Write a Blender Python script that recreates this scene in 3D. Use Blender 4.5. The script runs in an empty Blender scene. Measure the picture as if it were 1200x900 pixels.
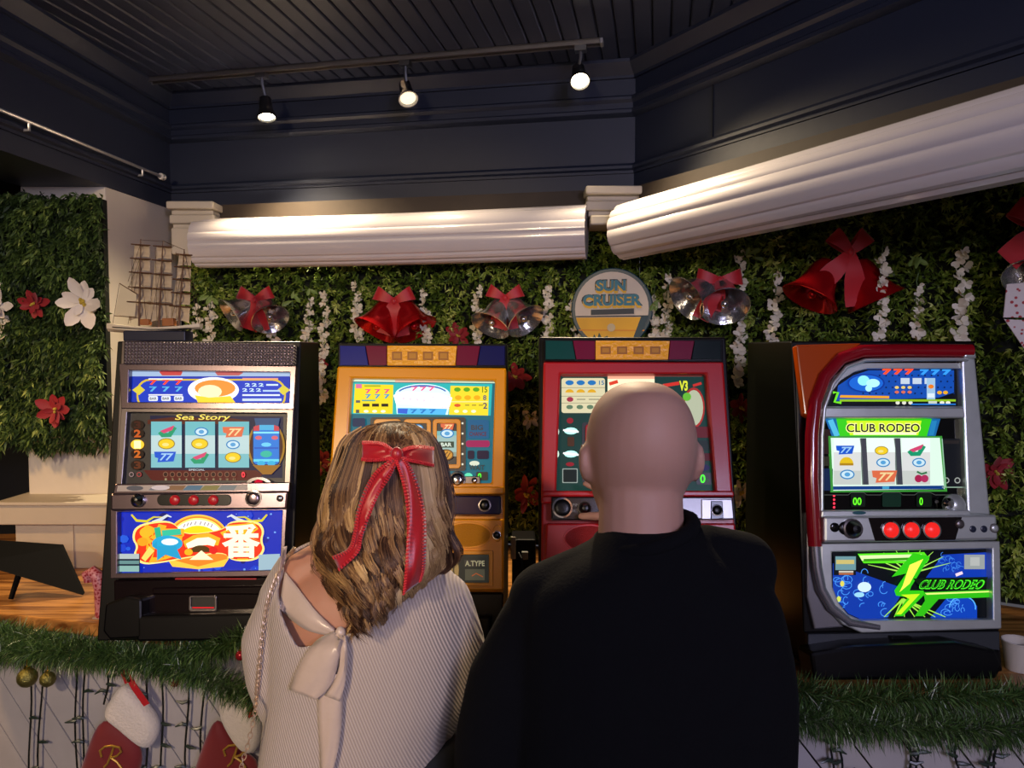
import bpy, bmesh, math, random
import numpy as np
from mathutils import Vector, Matrix, Euler, noise
from mathutils.bvhtree import BVHTree

SC = bpy.context.scene
COL = SC.collection
PI = math.pi
rnd = random.Random(7)

# ------------------------------------------------------------------ camera
CAM_Z, FPX, PITCH = 1.75, 880.0, math.radians(2.6)
cam_d = bpy.data.cameras.new('camera')
cam_d.sensor_width = 36.0
cam_d.lens = FPX / 1200 * 36
cam_d.clip_start = 0.05
cam = bpy.data.objects.new('camera', cam_d)
cam.location = (0, 0, CAM_Z)
cam.rotation_euler = (PI / 2 - PITCH, 0, 0)
COL.objects.link(cam)
SC.camera = cam

# ------------------------------------------------------------------ world, lights, exposure
vs = SC.view_settings
vs.view_transform = 'Standard'
vs.look = 'None'
vs.gamma = 1.0
vs.exposure = 0.0
vs.use_curve_mapping = False
w = bpy.data.worlds.new('room_world')
w.use_nodes = True
w.node_tree.nodes['Background'].inputs[0].default_value = (0.54, 0.52, 0.6, 1)
w.node_tree.nodes['Background'].inputs[1].default_value = 0.135
SC.world = w


def light(name, kind, loc, energy, color, target=None, **kw):
    d = bpy.data.lights.new(name, kind)
    d.energy = energy
    d.color = color
    for k, v in kw.items():
        setattr(d, k, v)
    o = bpy.data.objects.new(name, d)
    o.location = loc
    if target is not None:
        o.rotation_euler = (Vector(target) - Vector(loc)).to_track_quat('-Z', 'Y').to_euler()
    COL.objects.link(o)
    return o


# room lamps behind the photographer: a cool wash from the right, a warm fitting on the left, plus added rear fills
light('cool_room_lamp', 'AREA', (0.9, -1.7, 2.6), 46, (0.66, 0.62, 1.0), (0.1, 1.5, 1.3), size=1.0)
light('rear_fill', 'POINT', (-1.3, -2.3, 2.45), 60, (1.0, 0.84, 0.66), shadow_soft_size=.12)  # added fill: lights the rear wall for chrome reflections and lifts the hedge
light('rear_fill', 'POINT', (1.3, -2.3, 2.45), 66, (0.78, 0.76, 1.0), shadow_soft_size=.12)
light('warm_room_lamp', 'SPOT', (-1.35, -1.3, 2.55), 170, (1.0, 0.74, 0.46), (-0.95, 2.2, 1.3),
      spot_size=math.radians(48), spot_blend=0.5, shadow_soft_size=0.06)
light('warm_counter_lamp', 'SPOT', (-2.15, 1.75, 2.15), 40, (1.0, 0.6, 0.25), (-1.5, 2.5, 0.97),
      spot_size=math.radians(80), spot_blend=0.6, shadow_soft_size=0.06)


# ------------------------------------------------------------------ helpers
def lin(h):
    h = h.lstrip('#')
    c = [int(h[i:i + 2], 16) / 255 for i in (0, 2, 4)]
    return tuple(x / 12.92 if x <= .04045 else ((x + .055) / 1.055) ** 2.4 for x in c)


def P(px, py, d):
    """world point seen at photo pixel (px,py) at world depth y = d"""
    a = (px - 600) / FPX
    b = -(py - 450) / FPX
    v = Vector((a, math.cos(PITCH) + b * math.sin(PITCH), -math.sin(PITCH) + b * math.cos(PITCH)))
    k = d / v.y
    return Vector((v.x * k, d, CAM_Z + v.z * k))


def ray(px, py):
    return (P(px, py, 1.0) - Vector((0, 0, CAM_Z))).normalized()


def hit_plane(px, py, p0, n):
    o = Vector((0, 0, CAM_Z))
    d = ray(px, py)
    t = (Vector(p0) - o).dot(n) / d.dot(n)
    return o + d * t


MATS = {}


def mat(name, col, rough=.5, metal=0.0, emit=None, es=0.0, var=0.0, vscale=20, bump=0.0, bscale=60,
        coat=0.0, spec=.5, sheen=0.0, alpha=1.0, trans=0.0, sss=0.0):
    if name in MATS:
        return MATS[name]
    m = bpy.data.materials.new(name)
    m.use_nodes = True
    nt = m.node_tree
    b = nt.nodes['Principled BSDF']
    c = lin(col) if isinstance(col, str) else col
    b.inputs['Base Color'].default_value = (*c, 1)
    b.inputs['Roughness'].default_value = rough
    b.inputs['Metallic'].default_value = metal
    b.inputs['Coat Weight'].default_value = coat
    b.inputs['Coat Roughness'].default_value = .08
    b.inputs['Specular IOR Level'].default_value = spec
    b.inputs['Sheen Weight'].default_value = sheen
    b.inputs['Transmission Weight'].default_value = trans
    b.inputs['Alpha'].default_value = alpha
    if sss:
        b.inputs['Subsurface Weight'].default_value = sss
        b.inputs['Subsurface Radius'].default_value = (.012, .005, .003)
    if emit is not None:
        e = lin(emit) if isinstance(emit, str) else emit
        b.inputs['Emission Color'].default_value = (*e, 1)
        b.inputs['Emission Strength'].default_value = es
    if var or bump:
        tc = nt.nodes.new('ShaderNodeTexCoord')
        nz = nt.nodes.new('ShaderNodeTexNoise')
        nz.inputs['Scale'].default_value = vscale
        nz.inputs['Detail'].default_value = 6
        nt.links.new(tc.outputs['Object'], nz.inputs['Vector'])
        if var:
            mx = nt.nodes.new('ShaderNodeMix')
            mx.data_type = 'RGBA'
            mx.inputs[6].default_value = (*[max(0, x * (1 - var)) for x in c], 1)
            mx.inputs[7].default_value = (*[min(1, x * (1 + var)) for x in c], 1)
            nt.links.new(nz.outputs['Fac'], mx.inputs[0])
            nt.links.new(mx.outputs[2], b.inputs['Base Color'])
        if bump:
            n2 = nt.nodes.new('ShaderNodeTexNoise')
            n2.inputs['Scale'].default_value = bscale
            n2.inputs['Detail'].default_value = 4
            nt.links.new(tc.outputs['Object'], n2.inputs['Vector'])
            bp = nt.nodes.new('ShaderNodeBump')
            bp.inputs['Strength'].default_value = bump
            bp.inputs['Distance'].default_value = .01
            nt.links.new(n2.outputs['Fac'], bp.inputs['Height'])
            nt.links.new(bp.outputs['Normal'], b.inputs['Normal'])
    MATS[name] = m
    return m


def glow(col, s=1.0):
    """backlit print: emits its own colour"""
    k = 'backlit_%s_%.2f' % (col.strip('#'), s)
    return mat(k, tuple(x * .12 for x in lin(col)), .4, emit=col, es=s, spec=.2)


def ink(col, rough=.4):
    return mat('print_' + col.strip('#') + ('%d' % (rough * 10)), col, rough)


class MB:
    def __init__(s):
        s.v, s.f, s.m, s.mats = [], [], [], []

    def mi(s, m):
        if m is None:
            return 0
        if m not in s.mats:
            s.mats.append(m)
        return s.mats.index(m)

    def add(s, vs_, fs, m=None):
        o = len(s.v)
        s.v.extend([tuple(x) for x in vs_])
        k = s.mi(m)
        for f in fs:
            s.f.append(tuple(i + o for i in f))
            s.m.append(k)

    def box(s, a, b, m=None, T=None):
        x0, y0, z0 = a
        x1, y1, z1 = b
        vs_ = [Vector((x, y, z)) for z in (z0, z1) for (x, y) in ((x0, y0), (x1, y0), (x1, y1), (x0, y1))]
        if T is not None:
            vs_ = [T @ q for q in vs_]
        s.add(vs_, [(3, 2, 1, 0), (4, 5, 6, 7), (0, 1, 5, 4), (1, 2, 6, 5), (2, 3, 7, 6), (3, 0, 4, 7)], m)

    def prism(s, A, B, m=None, caps=True):
        """A, B: matching point loops"""
        n = len(A)
        fs = [(i, (i + 1) % n, n + (i + 1) % n, n + i) for i in range(n)]
        if caps:
            fs += [tuple(range(n - 1, -1, -1)), tuple(range(n, 2 * n))]
        s.add(list(A) + list(B), fs, m)

    def loft(s, rings, m=None, caps=True, closed=True):
        n = len(rings[0])
        vs_ = [q for r in rings for q in r]
        fs = []
        for k in range(len(rings) - 1):
            for i in range(n if closed else n - 1):
                j = (i + 1) % n
                fs.append((k * n + i, k * n + j, (k + 1) * n + j, (k + 1) * n + i))
        if caps and closed:
            fs += [tuple(range(n - 1, -1, -1)), tuple((len(rings) - 1) * n + i for i in range(n))]
        s.add(vs_, fs, m)

    def tube(s, pts, r, n=8, m=None, flat=None):
        pts = [Vector(p) for p in pts]
        rs = r if isinstance(r, (list, tuple)) else [r] * len(pts)
        rings = []
        up = None
        for i, p in enumerate(pts):
            t = (pts[min(i + 1, len(pts) - 1)] - pts[max(i - 1, 0)]).normalized()
            if up is None:
                up = Vector((0, 0, 1)) if abs(t.z) < .9 else Vector((0, 1, 0))
            a = t.cross(up).normalized()
            b = a.cross(t).normalized()
            up = b
            rings.append([p + (a * math.cos(q) + b * math.sin(q) * (flat or 1)) * rs[i] for q in [2 * PI * k / n for k in range(n)]])
        s.loft(rings, m)

    def lathe(s, prof, n=24, m=None, T=None, caps=False):
        rings = []
        for r, z in prof:
            rg = [Vector((r * math.cos(2 * PI * k / n), r * math.sin(2 * PI * k / n), z)) for k in range(n)]
            if T is not None:
                rg = [T @ q for q in rg]
            rings.append(rg)
        s.loft(rings, m, caps=caps)

    def ball(s, c, r, n=12, m=None):
        r = (r, r, r) if not hasattr(r, '__len__') else r
        rings = []
        k = max(6, n // 2)
        for i in range(k + 1):
            a = -PI / 2 + PI * i / k
            a = max(-PI / 2 + .02, min(PI / 2 - .02, a))
            rings.append([Vector((c[0] + r[0] * math.cos(a) * math.cos(2 * PI * j / n), c[1] + r[1] * math.cos(a) * math.sin(2 * PI * j / n), c[2] + r[2] * math.sin(a))) for j in range(n)])
        s.loft(rings, m)

    def strip(s, pts, wv, th=.0008, m=None):
        """ribbon: points and half-width vectors; thin but solid"""
        n = len(pts)
        pts = [Vector(p) for p in pts]
        wv = [Vector(q) for q in wv]
        vs_ = []
        for i in range(n):
            t = (pts[min(i + 1, n - 1)] - pts[max(i - 1, 0)])
            nn = t.cross(wv[i])
            nn = nn.normalized() * th if nn.length > 1e-9 else Vector((0, th, 0))
            vs_ += [pts[i] - wv[i] - nn, pts[i] + wv[i] - nn, pts[i] + wv[i] + nn, pts[i] - wv[i] + nn]
        fs = []
        for i in range(n - 1):
            for k in range(4):
                fs.append((4 * i + k, 4 * i + (k + 1) % 4, 4 * i + 4 + (k + 1) % 4, 4 * i + 4 + k))
        fs += [(3, 2, 1, 0), (4 * n - 4, 4 * n - 3, 4 * n - 2, 4 * n - 1)]
        s.add(vs_, fs, m)

    def mesh(s, name):
        me = bpy.data.meshes.new(name)
        me.from_pydata(s.v, [], s.f)
        for m in s.mats:
            me.materials.append(m)
        if len(s.mats) > 1:
            me.polygons.foreach_set('material_index', s.m)
        me.update()
        return me

    def build(s, name, m=None, parent=None, smooth=None, bevel=0, rot=None, loc=None, fixn=False):
        me = s.mesh(name)
        if m is not None and not s.mats:
            me.materials.append(m)
        if fixn:
            bm = bmesh.new()
            bm.from_mesh(me)
            bmesh.ops.recalc_face_normals(bm, faces=bm.faces)
            bm.to_mesh(me)
            bm.free()
        o = bpy.data.objects.new(name, me)
        COL.objects.link(o)
        if parent:
            o.parent = parent
        if rot:
            o.rotation_euler = rot
        if loc:
            o.location = loc
        if smooth is not None:
            me.shade_smooth()
            me.set_sharp_from_angle(angle=math.radians(smooth))
        if bevel:
            b = o.modifiers.new('edge', 'BEVEL')
            b.width = bevel
            b.segments = 2
            b.limit_method = 'ANGLE'
            b.angle_limit = math.radians(40)
        return o


def tag(o, label, cat, group=None, kind=None):
    o['label'] = label
    o['category'] = cat
    if group:
        o['group'] = group
    if kind:
        o['kind'] = kind
    return o


def struct(o, label=None, cat=None):
    o['kind'] = 'structure'
    if label:
        o['label'] = label
        o['category'] = cat
    return o


def empty(name, loc=(0, 0, 0), rz=0, label=None, cat=None, group=None):
    o = bpy.data.objects.new(name, None)
    o.location = loc
    o.rotation_euler = (0, 0, rz)
    o.empty_display_size = .05
    COL.objects.link(o)
    if label:
        tag(o, label, cat, group)
    return o


def obj(name, me, parent=None, M=None):
    o = bpy.data.objects.new(name, me)
    COL.objects.link(o)
    if parent:
        o.parent = parent
    if M is not None:
        o.matrix_local = M
    return o


def rr(x0, y0, x1, y1, r, n=5):
    out = []
    for cx, cy, a0 in ((x1 - r, y0 + r, -90), (x1 - r, y1 - r, 0), (x0 + r, y1 - r, 90), (x0 + r, y0 + r, 180)):
        for k in range(n + 1):
            a = math.radians(a0 + 90 * k / n)
            out.append((cx + r * math.cos(a), cy + r * math.sin(a)))
    return out


def rect(x0, y0, x1, y1):
    return [(x0, y0), (x1, y0), (x1, y1), (x0, y1)]


def ell(cx, cy, rx, ry, n=20, a0=0, a1=360):
    full = abs(a1 - a0) >= 360
    k = n if full else n - 1
    return [(cx + rx * math.cos(math.radians(a0 + (a1 - a0) * i / k)), cy + ry * math.sin(math.radians(a0 + (a1 - a0) * i / k))) for i in range(n)]


def arcband(cx, cy, rx, ry, w_, a0, a1, n=14):
    return ell(cx, cy, rx, ry, n, a0, a1) + ell(cx, cy, rx - w_, ry - w_, n, a1, a0)


def strokepoly(pts, w_):
    """2D polyline thickened to a polygon; w_ number or list"""
    ws = w_ if isinstance(w_, (list, tuple)) else [w_] * len(pts)
    L, R = [], []
    for i, p in enumerate(pts):
        a = pts[max(i - 1, 0)]
        b = pts[min(i + 1, len(pts) - 1)]
        dx, dy = b[0] - a[0], b[1] - a[1]
        l = math.hypot(dx, dy) or 1
        nx, ny = -dy / l * ws[i] / 2, dx / l * ws[i] / 2
        L.append((p[0] + nx, p[1] + ny))
        R.append((p[0] - nx, p[1] - ny))
    return L + R[::-1]


def chaikin(poly, n=2):
    for _ in range(n):
        out = []
        for i in range(len(poly)):
            a, b_ = poly[i], poly[(i + 1) % len(poly)]
            out += [(a[0] * .75 + b_[0] * .25, a[1] * .75 + b_[1] * .25), (a[0] * .25 + b_[0] * .75, a[1] * .25 + b_[1] * .75)]
        poly = out
    return poly


_txt = {}


def text_geo(t, bold=0.0):
    """2D triangulated geometry of a text, normalised to unit box; returns verts, faces"""
    k = (t, bold)
    if k in _txt:
        return _txt[k]
    cu = bpy.data.curves.new('t', 'FONT')
    cu.body = t
    cu.offset = bold
    cu.resolution_u = 3
    o = bpy.data.objects.new('t', cu)
    COL.objects.link(o)
    dg = bpy.context.evaluated_depsgraph_get()
    me = o.evaluated_get(dg).to_mesh()
    v = np.array([q.co[:2] for q in me.vertices])
    f = [tuple(p.vertices) for p in me.polygons]
    o.evaluated_get(dg).to_mesh_clear()
    bpy.data.objects.remove(o)
    bpy.data.curves.remove(cu)
    if len(v) == 0:
        v = np.zeros((1, 2))
    lo, hi = v.min(0), v.max(0)
    v = (v - lo) / np.maximum(hi - lo, 1e-6)
    _txt[k] = (v, f)
    return _txt[k]
# ------------------------------------------------------------------ plan of the place
COUNTER = 0.97
Z_FRIEZE, Z_CEIL = 2.343, 2.815
C1 = Vector((-1.44, 3.20, 0))                       # corner left wall / back wall
EB = Vector((.9816, -.1908, 0))                     # along the back wall
NB = Vector((.1908, .9816, 0))                      # into the back wall
C2 = C1 + EB * 1.933                                # corner back wall / right wall
ER = Vector((.515, -.857, 0))
NR = Vector((.857, .515, 0))
EL = Vector((.091, .996, 0))                        # along the left wall, away from the camera
NL = Vector((-.996, .091, 0))
H2 = C2 + NB * .06 + EB * .02                       # kink of the planted wall
EH = (P(1200, 400, 2.27) - H2)
EH.z = 0
EH.normalize()
NH = Vector((-EH.y, EH.x, 0))

navy = mat('navy_gloss_paint', '#21283a', .5, var=.12, vscale=3, bump=.05, bscale=25)
navy_plank = mat('navy_plank_paint', '#28304a', .5, var=.15, vscale=4)
dark = mat('black_void', '#060607', .8)
plaster = mat('beige_white_plaster', '#d9d0c0', .75, var=.06, vscale=6, bump=.08, bscale=30)
offwhite = mat('cream_paint', '#c2b8a6', .6, var=.08, vscale=12)
vinyl = mat('white_vinyl', '#cdc7ca', .22, var=.03, vscale=5, coat=.3)


def wall_slab(mb, p, e, n, L, z0, z1, o0, o1, m=None):
    """box along wall: p start, e direction, n into the wall; o0..o1 offset along n"""
    T = Matrix((( e.x, n.x, 0, p.x), (e.y, n.y, 0, p.y), (0, 0, 1, 0), (0, 0, 0, 1)))
    mb.box((0, o0, z0), (L, o1, z1), m, T)


def molding(mb, p, e, n, L, prof, m=None, l0=0.0):
    """prof: (out, z) profile, out towards the room"""
    A = [p + e * l0 - n * a + Vector((0, 0, z)) for a, z in prof]
    B = [p + e * L - n * a + Vector((0, 0, z)) for a, z in prof]
    mb.prism(A, B, m)


floor = MB()
floor.box((-4, -3.2, -.05), (4, 4.2, 0))
struct(floor.build('floor', mat('dark_floor_boards', '#2a211a', .5, var=.3, vscale=5)))

mb = MB()
mb.box((-4, -3.2, 0), (4, -3.1, 2.9))
struct(mb.build('wall_rear', mat('warm_rear_wall', '#b0a296', .8, var=.1, vscale=2)))

mb = MB()
mb.box((-4, 3.36, 0), (-1.3, 3.46, 2.9))
mb.box((-4, -3.1, 0), (-3.9, 3.36, 2.9))
struct(mb.build('wall_alcove', mat('unlit_alcove_dark', '#0c0d10', .8)))  # near-black colour stands in for the unlit void left of the pillar

# frieze walls
for nm, p, e, n, L, l0 in (('wall_back', C1, EB, NB, 1.933, 0), ('wall_right', C2, ER, NR, 3.2, 0), ('wall_left', C1 - EL * 3.6, EL, NL, 3.6, 0)):
    mb = MB()
    wall_slab(mb, p, e, n, L, Z_FRIEZE, Z_CEIL + .02, 0, .14 if nm != 'wall_left' else .30)
    wo = struct(mb.build(nm, navy))
    c = MB()
    molding(c, p, e, n, L, [(0, Z_CEIL), (.045, Z_CEIL), (.045, Z_CEIL - .012), (.03, Z_CEIL - .03), (.012, Z_CEIL - .05), (.012, Z_CEIL - .06), (0, Z_CEIL - .06)])
    c.build('crown_molding', navy, wo, smooth=35, fixn=True)
    c = MB()
    zz = 2.655
    molding(c, p, e, n, L, [(0, zz + .035), (.02, zz + .035), (.028, zz + .028), (.028, zz + .018), (.018, zz + .008), (.018, zz - .012), (.026, zz - .018), (.026, zz - .03), (.008, zz - .04), (0, zz - .04)])
    c.build('picture_rail', navy, wo, smooth=30, fixn=True)
    c = MB()
    zz = 2.425
    molding(c, p, e, n, L, [(0, zz + .018), (.012, zz + .018), (.02, zz + .008), (.02, zz - .002), (.01, zz - .008), (.01, zz - .018), (0, zz - .018)])
    c.build('lower_rail', navy, wo, smooth=30, fixn=True)
    c = MB()
    molding(c, p, e, n, L, [(0, 2.405), (.007, 2.405), (.007, Z_FRIEZE), (0, Z_FRIEZE)])
    c.build('bottom_board', navy, wo, fixn=True)
    if nm == 'wall_right':
        c = MB()
        molding(c, p, e, n, .392, [(0, 2.615), (.004, 2.615), (.004, 2.443), (0, 2.443)], l0=.388)
        c.build('panel_joint', mat('joint_dark', '#15191f', .6), wo, fixn=True)  # thin dark line along the panel joint

# window-wall boards behind the artificial hedge
back_in = mat('dark_backing_board', '#10160c', .9, var=.2)
mb = MB()
wall_slab(mb, C1 + NB * .07, EB, NB, 1.95, COUNTER + .001, Z_FRIEZE, 0, .05)
struct(mb.build('wall_window', back_in))
mb = MB()
wall_slab(mb, H2, EH, NH, 2.3, COUNTER + .001, Z_FRIEZE, 0, .05)
struct(mb.build('wall_bay', back_in))
# underside of the right frieze back to the bay boards
mb = MB()
q0, q1 = C2 + NR * .14, C2 + ER * 1.9 + NR * .14
q2, q3 = H2 + EH * 2.2, H2
a = [v.copy() for v in (q0, q1, q2, q3)]
mb.prism([Vector((v.x, v.y, Z_FRIEZE + .012)) for v in a], [Vector((v.x, v.y, Z_FRIEZE + .03)) for v in a])
struct(mb.build('ceiling_bay', dark))

# ceiling of separate boards
mb = MB()
mb.box((-3.4, -3.2, Z_CEIL + .018), (3.2, 3.6, Z_CEIL + .06))
ceil_o = struct(mb.build('ceiling', mat('ceiling_joint_black', '#07080b', .8)))
PW = .0605
for i in range(-26, 47):
    s0 = i * PW
    smid = s0 + PW / 2
    if smid < 1.933:
        t1 = .0
        if smid < 0:
            t1 = -.0
    else:                                          # clip on the right wall
        t1 = -(smid - 1.933) / math.tan(math.radians(48))
    pm = MB()
    a0 = C1 + EB * (s0 + .002)
    T = Matrix(((EB.x, NB.x, 0, C1.x), (EB.y, NB.y, 0, C1.y), (0, 0, 1, 0), (0, 0, 0, 1)))
    t0 = -5.6
    if t1 - t0 < .2:
        continue
    x0, x1 = s0 + .0022, s0 + PW - .0022
    z0 = Z_CEIL + rnd.uniform(-.0006, .0006)
    A = [(x0, t0, z0 + .004), (x0 + .004, t0, z0), (x1 - .004, t0, z0), (x1, t0, z0 + .004), (x1, t0, z0 + .02), (x0, t0, z0 + .02)]
    pm.prism([T @ Vector(q) for q in A], [T @ Vector((q[0], t1, q[2])) for q in A])
    pm.build('plank', navy_plank, ceil_o, fixn=True)

# pillar between the left beam and the counter
PF = C1 - EL * .44                                  # front right corner
mb = MB()
A = [PF, C1 + EL * .07, C1 + EL * .07 + NL * .34, PF + Vector((-.31, .0, 0))]
mb.prism([Vector((v.x, v.y, 0)) for v in A], [Vector((v.x, v.y, Z_FRIEZE + .002)) for v in A])
struct(mb.build('wall_pillar', plaster, bevel=.004))
# ledge at its foot, two tiers on the counter
mb = MB()
lp = P(130, 640, 2.64)
base_w = .375
mb.box((lp.x - base_w - .01, 2.615, COUNTER + .165), (lp.x + .01, 2.80, COUNTER + .235))
lo = mb.build('trim_1', offwhite, bevel=.004)
struct(lo)
mb = MB()
mb.box((lp.x - base_w + .03, 2.65, COUNTER), (lp.x - .01, 2.80, COUNTER + .165))
mb.build('ledge_panel', offwhite, lo, bevel=.003)
mb = MB()
mb.box((lp.x - base_w - .015, 2.605, COUNTER + .235), (lp.x + .015, 2.80, COUNTER + .247))
mb.build('ledge_top', offwhite, lo, bevel=.003)
mb = MB()
mb.box((lp.x - .15, 2.643, COUNTER), (lp.x - .135, 2.65, COUNTER + .165))
mb.build('ledge_batten', offwhite, lo)

# white cornice ends where the window trim meets the frieze
for k, (px0, px1, yb, d, sd) in enumerate(((197, 252, 300, 3.02, 1), (686, 782, 268, 2.74, -1))):
    mb = MB()
    zt = Z_FRIEZE - .004
    xa, xb = P(px0, 250, d).x, P(px1, 250, d).x
    hh = (.16, .09)[k]
    steps = [(0, 0, .0, .03), (.012, .03, .03, .05), (.004, .05, .02, .085), (.02, .085, .03, .105), (.03, .105, .0, hh + .05)]
    for (ins, za, yo, zb) in steps:
        mb.box((xa + ins * .6, d - .02 + yo, zt - zb), (xb - ins, d + .14, zt - za))
    struct(mb.build('trim_%d' % (k + 2), offwhite, bevel=.006))

# counter: worktop and boarded front
def edge_y(x):
    return 2.19 - .26 * (x + 1.51) if x < .32 else 2.19 - .26 * 1.83 - .04 * (x - .32)


wood = bpy.data.materials.new('oak_counter')
wood.use_nodes = True
nt = wood.node_tree
b = nt.nodes['Principled BSDF']
tc = nt.nodes.new('ShaderNodeTexCoord')
mp = nt.nodes.new('ShaderNodeMapping')
mp.inputs['Scale'].default_value = (1.6, 26, 10)
mp.inputs['Rotation'].default_value = (0, 0, .2)
nz = nt.nodes.new('ShaderNodeTexNoise')
nz.inputs['Scale'].default_value = 2.2
nz.inputs['Detail'].default_value = 8
nz.inputs['Distortion'].default_value = .6
cr = nt.nodes.new('ShaderNodeValToRGB')
cr.color_ramp.elements[0].position = .35
cr.color_ramp.elements[0].color = (*lin('#6b3f1c'), 1)
cr.color_ramp.elements[1].position = .62
cr.color_ramp.elements[1].color = (*lin('#c48a4a'), 1)
nt.links.new(tc.outputs['Object'], mp.inputs['Vector'])
nt.links.new(mp.outputs['Vector'], nz.inputs['Vector'])
nt.links.new(nz.outputs['Fac'], cr.inputs['Fac'])
nt.links.new(cr.outputs['Color'], b.inputs['Base Color'])
b.inputs['Roughness'].default_value = .28
xs = [-2.6, -1.51, -.9, -.3, .32, .8, 1.4, 1.75]
A = [Vector((x, edge_y(x), 0)) for x in xs] + [Vector((1.75, 2.12, 0)), H2, C1 + NB * .06, Vector((-2.6, 3.1, 0))]
mb = MB()
mb.prism([Vector((v.x, v.y, COUNTER - .04)) for v in A], [Vector((v.x, v.y, COUNTER)) for v in A])
tag(mb.build('bar_counter', wood, bevel=.006, fixn=True), 'orange oak bar counter top under the slot machines', 'counter')

# boarded front below the counter, diagonal white boards
board_w = mat('white_washed_board', '#b9b4b4', .6, var=.16, vscale=9, bump=.08, bscale=40)
bw, ang = .095, math.radians(52)
fr = MB()
PO = [Vector((x, edge_y(x) + .05, 0)) for x in (-2.5, -1.51, -.3, .32, 1.72)]
A = PO + [v + Vector((0, .03, 0)) for v in PO[::-1]]
fr.prism([Vector((v.x, v.y, 0)) for v in A], [Vector((v.x, v.y, COUNTER - .042)) for v in A])
front = fr.build('wall_counter', mat('board_joint_dark', '#2a2726', .8), fixn=True)
struct(front)


def clip_poly(poly, f):
    out = []
    for i in range(len(poly)):
        a, b_ = poly[i], poly[(i + 1) % len(poly)]
        fa, fb = f(a), f(b_)
        if fa >= 0:
            out.append(a)
        if fa * fb < 0:
            t = fa / (fa - fb)
            out.append((a[0] + (b_[0] - a[0]) * t, a[1] + (b_[1] - a[1]) * t))
    return out


def boards(x0, x1, zb, zt):
    ca, sa = math.cos(ang), math.sin(ang)
    off = lambda s, z: s * sa + z * ca                # across-board coordinate (boards run down to the right)
    lo_, hi_ = off(x0, zb), off(x1, zt)
    k = math.floor(lo_ / bw)
    while k * bw < hi_:
        a, c = k * bw + .0022, (k + 1) * bw - .0022
        poly = [(x0, zb), (x1, zb), (x1, zt), (x0, zt)]
        poly = clip_poly(poly, lambda q: off(*q) - a)
        if len(poly) >= 3:
            poly = clip_poly(poly, lambda q: c - off(*q))
        if len(poly) >= 3:
            o_ = rnd.uniform(0, .0015)
            m_ = MB()
            m_.prism([Vector((s, edge_y(s) + .05 - .012 - o_, z)) for s, z in poly], [Vector((s, edge_y(s) + .0505, z)) for s, z in poly])
            m_.build('board', board_w, front, fixn=True)
        k += 1


boards(-2.4, -.25, .3, COUNTER - .043)
boards(.33, 1.7, .3, COUNTER - .043)

# rolled vinyl blinds
def rolled_blind(p, e, n, l0, l1, zc, R, label, seed, slope=0.0):
    rr_ = random.Random(seed)
    # stacked flutes of the rolled sheet: rounded ribs with narrow grooves between
    prof = []
    NR_ = 11
    edges = [0]
    for i in range(NR_):
        edges.append(edges[-1] + rr_.uniform(.6, 1.5))
    for i in range(NR_):
        a0_, a1_ = [2 * PI * x / edges[-1] for x in edges[i:i + 2]]
        for f in (0, .12, .4, .75, .93):
            a = a0_ + (a1_ - a0_) * f
            rad = R * (.945 + {0: 0, .12: .035, .4: .06, .75: .05, .93: .015}[f])
            prof.append((math.cos(a) * rad * .8, math.sin(a) * rad))
    rings = []
    NL_ = 26
    for k in range(NL_ + 1):
        l = l0 + (l1 - l0) * k / NL_
        sag = -.006 * math.sin(PI * k / NL_) + slope * (l - l0)
        rings.append([p + e * l - n * (x + .11) + Vector((0, 0, zc + z + sag)) for x, z in prof])
    # tucked end
    ro = empty('rolled_blind', p + e * ((l0 + l1) / 2) - n * .11 + Vector((0, 0, zc - R)), 0, label, 'blind')
    mb_ = MB()
    mb_.loft(rings)
    bl = mb_.build('roll', vinyl, None, smooth=24, fixn=True)
    bl.parent = ro
    bl.location = -ro.location
    mb_ = MB()                                      # head rail of the roll, coloured dark for the shadow gap above it
    T = Matrix(((e.x, n.x, 0, p.x), (e.y, n.y, 0, p.y), (0, 0, 1, 0), (0, 0, 0, 1)))
    mb_.box((l0 + .01, -.05, zc + R * .9 + max(0, slope) * 1.0), (l1 - .01, .0, Z_FRIEZE - .001), None, T)
    hr = mb_.build('head_rail', mat('gap_shade_timber', '#3a3026', .7, var=.2))
    hr.parent = ro
    hr.location = -ro.location
    return ro


rolled_blind(C1, EB, NB, .20, 1.765, 2.178, .098, 'rolled white vinyl blind above the model ship and yellow machine', 1)
rolled_blind(C2, ER, NR, .075, 2.4, 2.172, .1, 'rolled white vinyl blind slanting across the upper right over the red bells', 4, .028)

# curtain rod on the left beam
steel = mat('brushed_steel', '#9a9a9c', .3, 1.0)
chrome = mat('chrome', '#d8d8da', .08, 1.0)
ro = empty('curtain_rod', C1 - EL * .2, 0, 'thin white metal curtain rod on the navy beam', 'curtain rod')
a = C1 - EL * .13 - NL * .035 + Vector((0, 0, 2.45))
b_ = C1 - EL * 2.6 - NL * .035 + Vector((0, 0, 2.45))
mb = MB()
mb.tube([a - ro.location, b_ - ro.location], .006, 8)
mb.build('rod', mat('white_metal', '#b8b6b4', .3, .6), ro, smooth=40)
mb = MB()
mb.tube([a - ro.location + EL * .018, a - ro.location - EL * .004], .013, 10)
mb.build('finial', mat('cream_plastic', '#d8d2c4', .4), ro, smooth=40)
for t in (.26, .86):
    mb = MB()
    q = C1 - EL * t - ro.location
    mb.tube([q + Vector((0, 0, 2.425)), q - NL * .035 + Vector((0, 0, 2.425)), q - NL * .035 + Vector((0, 0, 2.447))], .005, 8)
    mb.build('bracket', mat('white_metal', '#b8b6b4', .3, .6), ro, smooth=40)

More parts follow.
